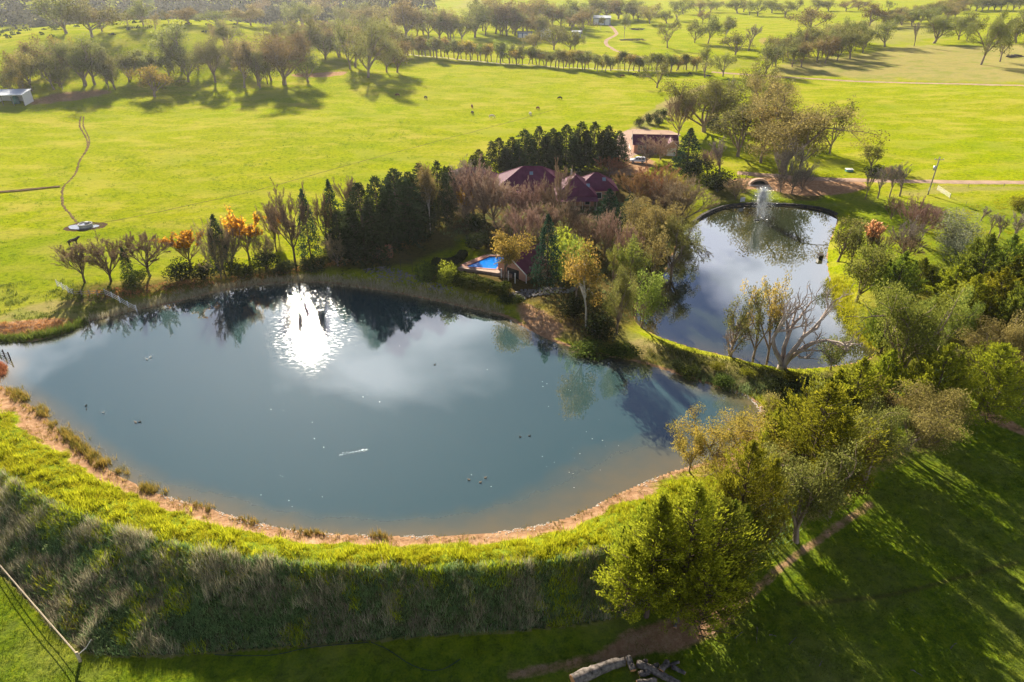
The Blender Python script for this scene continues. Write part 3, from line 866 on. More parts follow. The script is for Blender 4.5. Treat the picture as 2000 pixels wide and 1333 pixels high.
PROTO = {}
def add_proto(kind, data, bark, leafm, part='crown'):
    TV, TF, LV, tint = data[:4]
    LF = data[4] if len(data) > 4 else np.arange(len(LV)).reshape(-1, 4)
    tm = np_mesh('trunk', TV, np.array(TF), BK[bark], True)
    cm = np_mesh(part, LV, LF, LM[leafm] if leafm in LM else BK[leafm])
    set_attr(cm, 'tint', tint)
    parts = [('trunk', tm), (part, cm)]
    if len(data) > 6:
        am = np_mesh('leaves', data[5], np.arange(len(data[5])).reshape(-1, 4), LM['autumn']); set_attr(am, 'tint', data[6])
        parts.append(('leaves', am))
    PROTO.setdefault(kind, []).append(parts)
for s in range(6): add_proto('gum', gum(100 + s, fork=[.14, .2, .12, .22, .16, .18][s], n1=[5, 6, 5, 6, 4, 5][s]), 'gum', 'olive')
for s in range(4): add_proto('biggum', gum(140 + s, fork=[.15, .2, .12, .16][s], n1=6, n2=4, n3=3, per=190, rc=.095, leaf=.0165, low=1.2), 'gum', 'olive')
for s in range(3): add_proto('sparse', gum(170 + s, fork=.16, n1=5, n2=3, n3=3, per=90, rc=.085, leaf=.025, bare=.4, ang=.55), 'gum', 'olive')
for s in range(3): add_proto('tall', gum(200 + s, .55, fork=.44, n1=5, ang=.5, n3=3, per=80, rc=.11, leaf=.028, low=.5), 'white', 'olive')
for s in range(4): add_proto('young', gum(230 + s, fork=.3, n1=4, ang=.36, n2=2, n3=2, per=46, rc=.15, leaf=.055), 'gum', 'olive')
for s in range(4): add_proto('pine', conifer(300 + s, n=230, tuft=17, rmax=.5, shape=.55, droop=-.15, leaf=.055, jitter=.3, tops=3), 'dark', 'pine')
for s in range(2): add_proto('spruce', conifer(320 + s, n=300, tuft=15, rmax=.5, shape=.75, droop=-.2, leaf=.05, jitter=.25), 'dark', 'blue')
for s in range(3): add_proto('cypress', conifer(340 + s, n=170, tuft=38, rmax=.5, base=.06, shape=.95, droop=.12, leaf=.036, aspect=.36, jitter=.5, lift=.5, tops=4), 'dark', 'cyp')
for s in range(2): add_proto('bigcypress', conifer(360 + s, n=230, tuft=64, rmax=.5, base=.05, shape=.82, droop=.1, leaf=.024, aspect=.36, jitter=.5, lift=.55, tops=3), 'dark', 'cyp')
for s in range(3): add_proto('bare', bare(400 + s), 'dark', 'tw_brown')
for s in range(3): add_proto('twiggy', bare(420 + s, fork=.12, n1=9, ang=.95, sl=6000, slen=.055, swid=.006), 'gum', 'tw_pink')
for s in range(2): add_proto('sapling', bare(440 + s, fork=.25, n1=4, ang=.5, depth=2, sl=900, slen=.07, swid=.008), 'gum', 'tw_grey')
for s in range(2): add_proto('autumn', bare(460 + s, n1=7, ang=.7, leaves=3800, leaf=.05, lv_top=True), 'dark', 'tw_brown')
for s in range(2): add_proto('dead', dead(480 + s, 4), 'dead', 'dead', 'branches')
for s in range(3): add_proto('bush', bush(500 + s), 'dark', 'hedge')
for s in range(2): add_proto('olive', bush(520 + s, n=5200, leaf=.04, lumps=14), 'gum', 'silver')

KNAME = {'gum': 'gum_tree', 'biggum': 'gum_tree', 'sparse': 'gum_tree', 'tall': 'gum_tree', 'young': 'gum_sapling', 'pine': 'pine_tree', 'spruce': 'conifer_tree', 'cypress': 'cypress_tree',
         'bigcypress': 'cypress_tree', 'bare': 'bare_tree', 'twiggy': 'leafless_tree', 'sapling': 'bare_sapling', 'autumn': 'autumn_tree', 'dead': 'dead_tree', 'bush': 'shrub', 'olive': 'olive_tree'}
ROUND = {'gum', 'biggum', 'sparse', 'tall', 'young', 'bare', 'twiggy', 'autumn', 'olive', 'bush', 'sapling'}
_cnt = {}
def plant(kind, x, y, z, H, W, label, group=None, leafm=None, rz=None, bark=None):
    i = _cnt.get(kind, 0); _cnt[kind] = i + 1
    parts = PROTO[kind][i % len(PROTO[kind])]
    e = thing(KNAME[kind], label, 'shrub' if kind == 'bush' else 'tree', (x, y, z), random.uniform(0, 6.28) if rz is None else rz, group)
    if kind in ('pine', 'young', 'spruce', 'bare', 'twiggy'):
        H *= random.uniform(.9, 1.1); W *= random.uniform(.88, 1.15)
    e.scale = (W, W, H)
    for nm, me in parts:
        o = link(bpy.data.objects.new(nm, me)); o.parent = e
        mm = None
        if nm == 'leaves' and leafm: mm = LM[leafm]
        elif nm == 'crown' and leafm and len(parts) == 2: mm = LM[leafm]
        elif nm == 'trunk' and bark: mm = BK[bark]
        if mm is not None:
            o.material_slots[0].link = 'OBJECT'; o.material_slots[0].material = mm
    return e
def size_from_photo(kind, x, y, z, ty, w):
    d = y * _cP + (CAMH - z) * _sP
    W = w * d / FPX
    Ht = top_z(y, ty) - z
    tan = (CAMH - z) / max(y, 1)
    if kind in ROUND:
        H = Ht
        for _ in range(12):
            top = .66 * H + math.sqrt((W * .42 * tan) ** 2 + (.34 * H) ** 2)
            H *= (Ht / top) ** .8
        Ht = H
    return max(Ht, .6), max(W, .5)
_O1 = ['first', 'second', 'third', 'fourth', 'fifth', 'sixth', 'seventh', 'eighth', 'ninth', 'tenth', 'eleventh', 'twelfth', 'thirteenth', 'fourteenth', 'fifteenth',
       'sixteenth', 'seventeenth', 'eighteenth', 'nineteenth', 'twentieth']
ORD = _O1 + ['twenty-' + o for o in _O1[:9]] + ['thirtieth'] + ['thirty-' + o for o in _O1[:9]] + ['fortieth'] + ['forty-' + o for o in _O1[:9]] + ['fiftieth'] + ['fifty-' + o for o in _O1[:9]] + ['sixtieth'] + ['sixty-' + o for o in _O1[:9]] + ['seventieth'] + ['seventy-' + o for o in _O1[:9]]
def grove(where, group, text, same=None, fill=0, big=1.0):
    """one line per tree: kind leaf base_x base_y top_y width | own label (optional)"""
    rows = []
    for ln in text.strip().splitlines():
        a, _, lab = ln.partition('|')
        f = a.split()
        rows.append((f[0], f[1], *[float(v) for v in f[2:6]], lab.strip()))
    for r in list(rows):
        for _ in range(fill):
            if r[6] or r[0] in ('sapling', 'tall'): continue
            k = random.uniform(.6, .95); hgt = r[3] - r[4]
            by = r[3] + random.uniform(-7, 2)
            rows.append((r[0] if r[0] != 'biggum' else 'gum', random.choice(['olive', 'brown', 'grey', 'olive', r[1]]) if r[0] in ('gum', 'biggum') else r[1], r[2] + random.uniform(-.75, .75) * r[5], by, by - hgt * k, r[5] * k, ''))
    byk = {}
    for r in sorted(rows, key=lambda r: r[2]):
        if not r[6]: byk.setdefault(DESC.get((r[0], r[1]), DESC.get(r[0])), []).append(r)
    for r in rows:
        kind, lm, bx, by, ty, w, lab = r
        x, y, z = gp(bx, by)
        H, W = size_from_photo(kind, x, y, z, ty, w)
        if kind in ('gum', 'biggum') and y > 150: W *= 1.22 * big; H *= 1.06 * big
        if same: lab = same
        if not lab:
            dsc = DESC.get((kind, lm), DESC.get(kind)); L = byk[dsc]; k = L.index(r)
            if len(L) == 1: lab = 'only %s %s' % (dsc, where)
            elif k == 0: lab = 'leftmost %s %s' % (dsc, where)
            elif k == len(L) - 1: lab = 'rightmost %s %s' % (dsc, where)
            else: lab = '%s from left, %s %s' % (ORD[k], dsc, where)
        plant(kind, x, y, z, H, W, lab, group, None if lm == '-' else lm, None, 'dark' if 'pool' in lab and kind == 'tall' else None)
DESC = {'gum': 'gum tree', ('gum', 'olive'): 'olive gum', ('gum', 'brown'): 'brownish gum', ('gum', 'grey'): 'grey-green gum', ('gum', 'green'): 'green gum', ('gum', 'orange'): 'rusty gum',
        'biggum': 'broad gum', 'sparse': 'thin-crowned gum', 'tall': 'tall gum', 'young': 'young gum', 'pine': 'dark pine', 'spruce': 'narrow dark conifer', 'cypress': 'bright cypress',
        'bigcypress': 'big bright cypress', 'bare': 'bare fan-shaped tree', 'twiggy': 'leafless twiggy tree', 'sapling': 'bare sapling', 'autumn': 'autumn-coloured tree',
        'dead': 'dead tree', 'bush': 'dark shrub', 'olive': 'silvery olive tree'}
# ------------------------------------------------------------------ the trees, place by place
grove('on the left hill crest', 'gum trees on the left hill', '''
gum olive 130 66 -10 72
gum olive 180 73 2 85
gum brown 200 62 20 45
gum green 280 50 5 42
gum brown 305 62 28 30
gum brown 370 48 17 52
gum olive 425 52 22 62
gum brown 490 50 12 60
gum olive 30 42 22 40
gum olive 60 42 24 40
gum olive 330 46 22 36
gum brown 463 48 20 40
gum brown 250 48 24 34
''', None, 0, 1.0)
grove('along the upper left paddock edge', 'trees along the upper edge of the left paddock', '''
gum olive 8 172 135 40
gum olive 22 182 140 32
gum brown 62 178 103 52
gum orange 46 194 144 38
gum olive 106 176 104 48
gum brown 84 150 72 50
gum olive 122 174 130 32
gum orange 130 132 72 40
biggum olive 166 168 72 92
gum olive 186 166 82 66
gum grey 212 172 92 46
gum olive 226 176 112 36
gum olive 252 160 104 44
gum olive 275 152 98 50
gum olive 296 150 100 52
gum orange 303 190 131 72 | small rusty gum standing alone in front of the upper left paddock edge
gum olive 340 142 82 40
gum olive 358 132 43 72
gum grey 388 138 92 40
biggum olive 421 162 72 80
gum olive 446 95 40 48
gum olive 470 140 78 50
gum brown 478 172 82 56
gum brown 505 168 72 66
gum brown 530 158 80 54
biggum brown 556 166 66 92
''', None, 1, .95)
grove('left of the far hedgerow', 'gum trees between the left paddock and the hedgerow', '''
gum olive 606 118 44 56
gum olive 636 116 68 50
gum brown 662 112 62 46
gum olive 684 136 58 60
biggum olive 719 152 58 80 | biggest gum at the paddock's upper edge with a pale forked trunk and long shadow
gum olive 750 108 52 60
gum brown 776 142 82 46
gum olive 700 90 40 56
gum olive 660 80 45 50
gum brown 620 80 46 46
gum brown 580 88 50 54
gum olive 545 92 50 50
''', None, 1, 1.12)
grove('on the upper ridge left of centre', 'trees along the upper ridge left of centre', '''
gum brown 520 48 8 44
gum olive 556 50 12 42
gum olive 590 52 10 46
gum brown 612 50 12 40
gum brown 640 46 4 44
gum olive 672 52 26 38
gum olive 690 50 13 44
gum brown 716 56 20 46
gum olive 736 52 12 44
gum brown 768 66 20 50
gum brown 793 78 14 60
gum brown 815 70 28 44
gum olive 836 78 30 40
gum brown 858 76 24 44
gum brown 880 78 28 44
gum olive 902 80 38 34
gum olive 927 74 17 46
gum brown 948 70 12 46
gum brown 968 66 4 46
gum brown 990 70 14 44
''', None, 1, 1.12)
# windbreak row
for i in range(76):
    t = i / 75
    bx = 795 + t * 570 + random.uniform(-3, 3)
    by = 108 + 27 * min(1, t * 1.7) + random.uniform(-2.5, 2.5) + (3 if t > .6 else 0)
    hh = random.uniform(26, 40) if t < .55 else random.uniform(24, 38)
    x, y, z = gp(bx, by)
    H, W = size_from_photo('young', x, y, z, by - hh, random.uniform(20, 32))
    plant('young', x, y, z, H, W, 'slender young gum, %s from the left in the long windbreak row' % ORD[i], 'gums of the windbreak row', random.choice(['olive', 'olive', 'green', 'grey', 'brown', 'orange']))
grove('in the grove above the windbreak', 'gums of the grove around the distant sheds', '''
gum olive 1006 70 24 40
gum brown 1022 62 12 44
gum brown 1042 58 6 46
gum olive 1060 56 8 44
gum brown 1078 54 14 40
gum olive 1096 52 16 40
gum olive 1112 52 8 40
gum brown 1030 74 36 44
gum olive 1052 72 36 34
gum brown 1136 66 28 38
gum olive 1082 98 56 54
gum olive 1114 98 66 34
gum brown 1150 46 18 36
gum olive 1166 42 0 44
gum brown 1186 40 4 44
gum olive 1208 38 2 40
gum olive 1222 40 8 36
tall olive 1173 59 34 12
tall olive 1219 76 28 20
''', None, 1, 1.12)
grove('in the open country at top centre', 'scattered gums in the open country at top centre', '''
gum olive 1246 40 14 36
gum brown 1269 47 10 44
gum olive 1302 46 22 36
gum olive 1322 40 4 46
gum olive 1334 28 0 40
gum brown 1366 28 2 36
gum olive 1388 24 0 36
sparse olive 1304 94 38 44
gum olive 1357 84 42 32
gum olive 1383 86 32 34
tall olive 1413 88 32 32
gum olive 1376 152 90 54
gum olive 1412 150 106 36
gum olive 1436 108 66 46
sapling - 1462 100 48 34
gum brown 1372 44 22 24
gum brown 1400 20 4 26
gum olive 1440 26 0 40
gum olive 1464 30 2 34
gum olive 1480 32 0 30
gum brown 1452 24 0 30
''')
grove('beside the dark copse at upper right', 'trees of the upper right country', '''
gum olive 1533 33 4 44
gum brown 1580 62 18 66 | dense rounded brown gum alone in the pale paddock at upper right
gum olive 1508 26 2 36
gum olive 1556 22 0 36
gum olive 1594 22 0 36
gum olive 1618 22 2 34
gum brown 1652 22 4 34
gum brown 1676 20 0 34
gum brown 1698 52 10 46
gum green 1734 22 2 24
gum olive 1728 92 42 48
sapling - 1785 91 40 14
biggum olive 1823 85 30 64
gum olive 1872 78 28 40
gum olive 1888 80 30 40
biggum olive 1916 127 28 66
gum olive 1953 121 44 44
gum grey 1984 84 36 50
gum olive 2004 108 70 44
gum olive 1996 50 22 40
''')
_t = []
for i in range(26):
    q = i / 25
    _t.append('gum %s %d %d %d %d' % (random.choice(['olive', 'olive', 'grey', 'brown']), 1498 + q * 195 + random.uniform(-6, 6), 144 - q * 34 + random.uniform(-8, 1) - (i % 3) * 11, 144 - q * 34 - random.uniform(46, 60) - (i % 3) * 10, random.uniform(30, 46)))
grove('', 'gums of the dense copse', '\n'.join(_t), 'one of the crowded gums of the dark copse above the right paddock')
_t = []
for i in range(24):
    q = i / 23
    _t.append('gum %s %d %d %d %d' % (random.choice(['brown', 'olive', 'brown']), 1736 + q * 130 + random.uniform(-8, 8), 56 - q * 18 + random.uniform(-4, 3) - (i % 3) * 5, 56 - q * 18 - random.uniform(24, 32) - (i % 3) * 5, random.uniform(28, 40)))
for i in range(14):
    _t.append('gum %s %d %d %d %d' % (random.choice(['grey', 'olive']), 1870 + i * 12, 22 - i * .2 + random.uniform(-2, 2), -6 + random.uniform(-4, 4), random.uniform(26, 36)))
grove('', 'gums of the far upper right belt', '\n'.join(_t), 'one of the gums of the far belt at the upper right skyline')
grove('near the garage and its drive', 'trees round the garage drive and the gully', '''
gum olive 1283 172 118 66 | lone spreading gum in the far paddock casting a shadow to its right
twiggy tw_brown 1325 264 188 68 | wide brown-twigged tree leaning behind the gravel yard
biggum olive 1375 258 160 84
pine - 1390 254 205 34
gum olive 1418 245 165 66
sapling - 1424 232 150 20
gum grey 1441 306 204 82
gum olive 1470 206 124 58
biggum brown 1490 262 150 92
gum olive 1512 218 162 60
biggum brown 1530 336 192 150
gum orange 1486 318 216 70
gum olive 1620 300 199 84 | dark full-crowned gum alone at the right paddock's left edge
gum olive 1562 330 250 60
twiggy tw_grey 1546 378 282 52
twiggy tw_grey 1524 368 262 40
spruce - 1340 334 256 62 | dark dense tree beside the garage's right gable
twiggy tw_pink 1382 340 292 52
sapling - 1404 342 268 34
bush darkbush 1352 344 306 60
bush darkbush 1400 372 330 60
twiggy tw_brown 1437 390 336 52
gum olive 1701 330 280 38
bush darkbush 1706 342 322 36
twiggy tw_pink 1736 352 322 40
bush darkbush 1248 247 228 18
bush darkbush 1266 242 222 17
bush darkbush 1281 236 216 16
bush darkbush 1296 230 212 18
bush darkbush 1286 246 228 16
twiggy tw_pink 1290 312 270 66
twiggy tw_grey 1262 318 276 40
''')
grove('in the clump above the pond wall', 'bare trees above the pond wall', '''
sapling - 1690 390 330 24
sapling - 1714 388 326 28
sapling - 1737 386 322 30
sapling - 1757 384 318 34
twiggy tw_grey 1566 376 326 40
sapling - 1524 376 340 26
twiggy tw_brown 1740 428 380 36
''')
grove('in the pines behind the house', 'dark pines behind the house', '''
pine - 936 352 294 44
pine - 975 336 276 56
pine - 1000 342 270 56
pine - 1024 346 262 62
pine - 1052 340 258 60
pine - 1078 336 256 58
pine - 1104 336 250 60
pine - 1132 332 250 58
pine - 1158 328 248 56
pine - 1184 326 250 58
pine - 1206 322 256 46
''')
grove('along the dam edge row', 'row of bare and autumn trees along the far bank of the dam', '''
bare - 166 553 478 72
bare - 217 550 463 80
bare - 293 541 446 92
bare - 540 492 398 44
bare - 577 516 380 80
bare - 640 488 372 60
bare - 690 440 350 50
autumn gold 372 520 448 68 | golden yellow autumn tree left of the ivy-clad trees on the dam bank
autumn autumn 487 507 410 62 | bright orange autumn tree in the row on the dam bank
autumn autumn 545 470 412 30 | half-bare tree with a few orange leaves behind the dam bank row
twiggy tw_brown 432 545 430 76
twiggy tw_brown 452 535 420 60
spruce - 440 540 424 44
spruce - 608 506 382 40
spruce - 657 486 358 44
spruce - 255 548 486 26
twiggy tw_brown 520 520 455 50
twiggy tw_brown 660 520 450 70
bush hedge 268 560 526 50
bush darkbush 355 548 505 50
bush darkbush 400 545 512 46
bush hedge 475 545 505 60
bush darkbush 520 525 486 50
bush hedge 632 517 500 24
bush darkbush 560 535 505 44
bush darkbush 610 530 500 50
''')
grove('in the dense belt left of the house', 'pines of the belt between dam and house', '''
pine - 690 500 398 76
pine - 716 516 368 84
pine - 745 496 352 90
pine - 780 484 344 96
pine - 806 470 340 84
pine - 826 446 326 60
pine - 858 440 318 52
pine - 668 508 420 60
pine - 880 420 318 44
twiggy tw_gold 836 450 324 44
tall brown 841 458 322 38 | slim pale-stemmed birch-like tree at the pine belt's right end
twiggy tw_brown 872 436 350 50
pine - 770 440 338 60
''')
grove('in the garden round the house', 'leafless trees in the house garden', '''
twiggy tw_pink 925 424 300 100
twiggy tw_grey 905 410 318 80
twiggy tw_pink 965 436 344 84
twiggy tw_pink 915 440 385 50
autumn gold 910 430 372 28 | small golden autumn tree at the left of the house garden
twiggy tw_pink 1000 470 408 76
twiggy tw_pink 1025 490 408 84
twiggy tw_brown 1085 440 324 76
twiggy tw_pink 1040 446 352 76
twiggy tw_pink 1006 446 362 70
twiggy tw_pink 945 430 330 70
twiggy tw_pink 1060 470 395 76
twiggy tw_brown 1105 470 390 60
twiggy tw_pink 1130 470 410 60
twiggy tw_red 1190 345 302 66
twiggy tw_gold 1240 400 338 76
twiggy tw_red 1275 400 328 96
twiggy tw_gold 1300 404 330 80
twiggy tw_brown 1330 436 345 104
twiggy tw_brown 1295 424 352 80
twiggy tw_pink 1220 535 424 64
twiggy tw_pink 1180 500 415 60
twiggy tw_brown 1150 495 420 60
bush darkbush 930 452 415 36
bush darkbush 1140 372 345 40
bush lime 1188 376 352 36
''')
grove('between the pool and the pond', 'trees between the swimming pool and the pond', '''
spruce - 1068 558 432 56 | tall dark blue-green conifer beside the pool house
spruce - 1185 462 378 66
spruce - 1228 440 380 50
tall orange 984 560 457 74 | low rusty-crowned gum leaning over the pool's near corner
bush lime 1108 545 460 76
bush lime 1092 520 448 50
gum green 1125 590 470 66
tall orange 1145 640 474 80 | tall white-trunked gum with golden crown on the neck between dam and pond
biggum olive 1204 652 528 92
gum green 1230 566 466 56
gum green 1252 640 528 74
sparse green 1196 560 480 50
biggum brown 1290 500 394 100
biggum olive 1310 540 430 110
gum brown 1270 560 440 80
gum brown 1240 520 430 60
gum orange 1266 470 400 70
gum olive 1330 500 440 60
bush darkbush 1170 660 610 60
bush darkbush 1120 620 580 50
bush hedge 1150 690 662 70
bush hedge 1215 694 668 60
''')
grove('on the bank between the waters', 'gums on the bank between the two waters', '''
sparse olive 1428 696 578 80
sparse olive 1470 702 560 80
sparse orange 1498 708 534 84
gum olive 1622 724 654 66
''')
x_, y_, z_ = gp(1528, 722)
H_, W_ = size_from_photo('dead', x_, y_, z_, 548, 205)
plant('dead', x_, y_, z_, H_, W_ * 1.0, 'big dead tree with bare pale forked limbs at the pond\'s near bank', None, None, 3.6)
x_, y_, z_ = gp(1425, 696)
plant('dead', x_, y_, z_, 8.2, 6.5, 'bare dead branches rising among the thin gums at the pond bank', None, None, .4)
x_, y_, z_ = gp(1978, 660)
plant('dead', x_, y_, z_, 7.5, 4.5, 'small pale dead tree among the conifers at the right edge', None, None, 1.0)
grove('right of the pond', 'trees on the right bank of the pond', '''
gum olive 1636 512 424 76
gum olive 1662 520 428 70
gum green 1672 590 478 96
gum olive 1700 560 470 60
autumn red 1694 504 430 40 | small tree with a bright red top right of the pond
bare - 1712 508 455 50
twiggy tw_pink 1776 472 392 76
twiggy tw_pink 1800 450 398 50
twiggy tw_grey 1764 500 428 60
bare - 1765 512 452 80
olive silver 1862 478 414 74 | round silvery olive tree on the lawn right of the pond
olive silver 1866 508 456 60 | smaller silvery olive tree in front of the round one
sapling - 1916 432 404 20
sapling - 1932 458 415 26
sapling - 1975 476 404 40
bush lime 1988 410 384 36
sapling - 1948 470 420 30
''')
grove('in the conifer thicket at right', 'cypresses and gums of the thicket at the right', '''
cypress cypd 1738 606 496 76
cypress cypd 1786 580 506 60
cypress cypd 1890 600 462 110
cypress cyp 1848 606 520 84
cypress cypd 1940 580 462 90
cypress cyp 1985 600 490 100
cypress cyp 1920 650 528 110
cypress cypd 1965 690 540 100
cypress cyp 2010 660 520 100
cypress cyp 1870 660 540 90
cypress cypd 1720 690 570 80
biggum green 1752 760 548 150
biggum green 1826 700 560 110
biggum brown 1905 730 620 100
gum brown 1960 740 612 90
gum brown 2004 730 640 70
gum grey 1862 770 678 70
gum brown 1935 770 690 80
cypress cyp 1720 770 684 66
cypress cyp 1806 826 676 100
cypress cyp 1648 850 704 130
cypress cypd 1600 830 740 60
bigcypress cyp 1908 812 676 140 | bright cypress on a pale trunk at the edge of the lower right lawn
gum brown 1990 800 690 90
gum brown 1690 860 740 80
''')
grove('on the right end of the dam wall', 'trees on the right end of the dam wall', '''
biggum orange 1392 912 764 184 | broad gum with rusty orange crown overhanging the dam's right end
gum orange 1346 922 832 66 | small leaning gum below the rusty one at the dam edge
bigcypress cyp 1570 962 756 190
cypress cyp 1500 900 800 60
biggum olive 1556 1060 852 170
biggum olive 1690 940 762 170
biggum brown 1770 880 742 130
gum brown 1640 980 850 100
gum brown 1490 860 768 60
gum olive 1590 870 740 100
bigcypress cyp 1428 1080 868 130
bigcypress cyp 1322 1214 956 190 | tallest bright green cypress at the right foot of the dam wall
bigcypress cyp 1262 1205 985 170 | bright green cypress left of the tallest at the dam wall's right foot
bigcypress cypd 1378 1196 984 150 | bright green cypress right of the tallest at the dam wall's right foot
cypress cyp 1240 1130 985 90
cypress cypd 1400 1150 985 130
biggum olive 1470 1100 960 130
gum brown 1500 1000 880 80
gum grey 1620 1010 880 100
''')

grove('on the neck between the waters', 'shrubs on the neck between the waters', '''
bush hedge 1345 735 712 40
bush hedge 1410 752 730 40
bush darkbush 1520 770 738 56
bush lime 1460 735 716 30
bush lime 1545 742 724 34
bush lime 1400 722 706 28
bush darkbush 1325 725 704 30
bush darkbush 1600 770 735 50
''')
# ------------------------------------------------------------------ grass, weeds, reeds and the far wood (uncountable: stuff)
GRASS = {
 'lush': leaf_mat('rank_grass', (.24, .27, .008), (.60, .58, .03), .5),
 'weed': leaf_mat('slope_weeds', (.075, .14, .05), (.33, .42, .16), .45),
 'straw': leaf_mat('dry_stalks', (.26, .21, .13), (.58, .49, .34), .3),
 'reed': leaf_mat('shore_reeds', (.12, .12, .02), (.42, .26, .06), .4),
 'reedg': leaf_mat('green_reeds', (.06, .085, .015), (.22, .24, .04), .4),
 'rust': leaf_mat('rusty_marsh_plants', (.30, .13, .05), (.62, .30, .12), .35),
 'turf': leaf_mat('pasture_blades', (.11, .16, .012), (.27, .32, .02), .5),
 'less_backlit': leaf_mat('less_backlit_blades', (.06, .12, .012), (.22, .30, .02), .5),  # blades tinted to match the greener, less backlit ground colour
 'wood': leaf_mat('far_wood_leaves', (.05, .06, .03), (.13, .125, .06), .3),
}
def tufts(name, X, Y, nb, h, wd, mat, lean=.5, rad=.12, dz=0.0, vary=.45):
    rng = np.random.default_rng(len(X) + nb)
    n = len(X); Z = gh(X, Y) + dz
    k = n * nb
    tx = np.repeat(X, nb) + rng.normal(0, rad, k); ty = np.repeat(Y, nb) + rng.normal(0, rad, k); tz = np.repeat(Z, nb) - .05
    hs = np.repeat(h * (1 - vary + 2 * vary * rng.random(n)), nb) * rng.uniform(.6, 1.2, k)
    hs *= np.repeat(.45 + 1.1 * fnoise(X, Y, 1.7, 88), nb)
    a = rng.uniform(0, 6.283, k); ln = hs * lean * rng.uniform(.1, 1.0, k)
    b = rng.uniform(0, 6.283, k); w = wd * rng.uniform(.6, 1.4, k)
    V = np.zeros((k, 3, 3))
    V[:, 0] = np.stack([tx - np.cos(b) * w, ty - np.sin(b) * w, tz], 1)
    V[:, 1] = np.stack([tx + np.cos(b) * w, ty + np.sin(b) * w, tz], 1)
    V[:, 2] = np.stack([tx + np.cos(a) * ln, ty + np.sin(a) * ln, tz + hs], 1)
    me = np_mesh(name, V.reshape(-1, 3), np.arange(3 * k).reshape(-1, 3), mat)
    tt = np.clip(np.repeat(rng.random(n), nb) * .7 + rng.random(k) * .3, 0, 1)
    set_attr(me, 'tint', np.repeat(tt, 3))
    o = link(bpy.data.objects.new(name, me)); o['kind'] = 'stuff'
    return o
def scatter(poly, dens, cond=None, seed=1):
    rng = np.random.default_rng(seed)
    xs = [p[0] for p in poly]; ys = [p[1] for p in poly]
    n = int((max(xs) - min(xs)) * (max(ys) - min(ys)) * dens)
    X = rng.uniform(min(xs), max(xs), n); Y = rng.uniform(min(ys), max(ys), n)
    ok = inside(X, Y, poly)
    X, Y = X[ok], Y[ok]
    if cond is not None:
        c = cond(X, Y); c = c if c.dtype == bool else (rng.random(len(X)) < c)
        X, Y = X[c], Y[c]
    return X, Y
def inview(X, Y):
    z = np.zeros(len(X)); d = Y * _cP + CAMH * _sP
    px = FPX * X / d
    return (np.abs(px) < 1080)
# dam crest
def tall_c(X, Y): return crest_c(X, Y) * sstep(.52, .66, fnoise(X, Y, 1.3, 91))
def bank_c(X, Y):
    dsh = seg_dist(X, Y, SHORE_S); dc = seg_dist(X, Y, CREST); t = dsh / (dsh + dc + 1e-6)
    return (t < .4) * inview(X, Y) * sstep(.42, .62, fnoise(X, Y, 1.2, 93))
def crest_c(X, Y):
    dsh = seg_dist(X, Y, SHORE_S); dc = seg_dist(X, Y, CREST)
    t = dsh / (dsh + dc + 1e-6) + (fnoise(X, Y, 3.0, 12) - .5) * .35
    return sstep(.22, .42, t) * inview(X, Y) * (.35 + .65 * sstep(.38, .55, fnoise(X, Y, 1.6, 31))) * (1 - sstep(16, 27, X))
X1, Y1 = scatter(STRIP_A, 34, crest_c, 3)
tag(tufts('crest_grass', X1, Y1, 6, .34, .028, GRASS['lush'], .7, .14), 'bright rank grass along the crest of the dam wall', 'grass', kind='stuff')
X1, Y1 = scatter(STRIP_A, 12, tall_c, 33)
tag(tufts('crest_clumps', X1, Y1, 8, .8, .045, GRASS['lush'], .7, .2), 'taller yellow-green clumps standing in the crest grass', 'grass', kind='stuff')
X1, Y1 = scatter(STRIP_A, 9, bank_c, 34)
tag(tufts('bank_stubble', X1, Y1, 6, .26, .03, GRASS['reed'], .8, .14), 'orange-brown stubble on the bare inner bank of the dam wall', 'grass', kind='stuff')
def brow_c(X, Y):
    dc = seg_dist(X, Y, CREST); df = seg_dist(X, Y, FOOT); q = dc / (dc + df + 1e-6)
    return np.clip(1 - q / .42, 0, 1) * sstep(.40, .60, fnoise(X, Y, 1.8, 97)) * inview(X, Y) * (1 - sstep(16, 27, X))
X1, Y1 = scatter(STRIP_B, 20, brow_c, 35)
tag(tufts('brow_grass', X1, Y1, 7, .6, .03, GRASS['lush'], .8, .18), 'yellow-green grass spilling from the crest over the upper slope', 'grass', kind='stuff')
def slope_c(lo, hi, o):
    def f(X, Y):
        k = fnoise(X, Y, 2.4, o)
        return sstep(lo, hi, k) * inview(X, Y) * (1 - sstep(18, 30, X))
    return f
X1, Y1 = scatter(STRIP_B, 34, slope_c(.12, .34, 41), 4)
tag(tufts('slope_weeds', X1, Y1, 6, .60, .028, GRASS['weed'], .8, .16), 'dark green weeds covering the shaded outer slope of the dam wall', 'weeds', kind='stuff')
X1, Y1 = scatter(STRIP_B, 14, slope_c(.40, .58, 43), 5)
tag(tufts('dry_stalks', X1, Y1, 7, .9, .018, GRASS['straw'], .4, .14), 'dry grey-brown stalks standing among the slope weeds', 'weeds', kind='stuff')
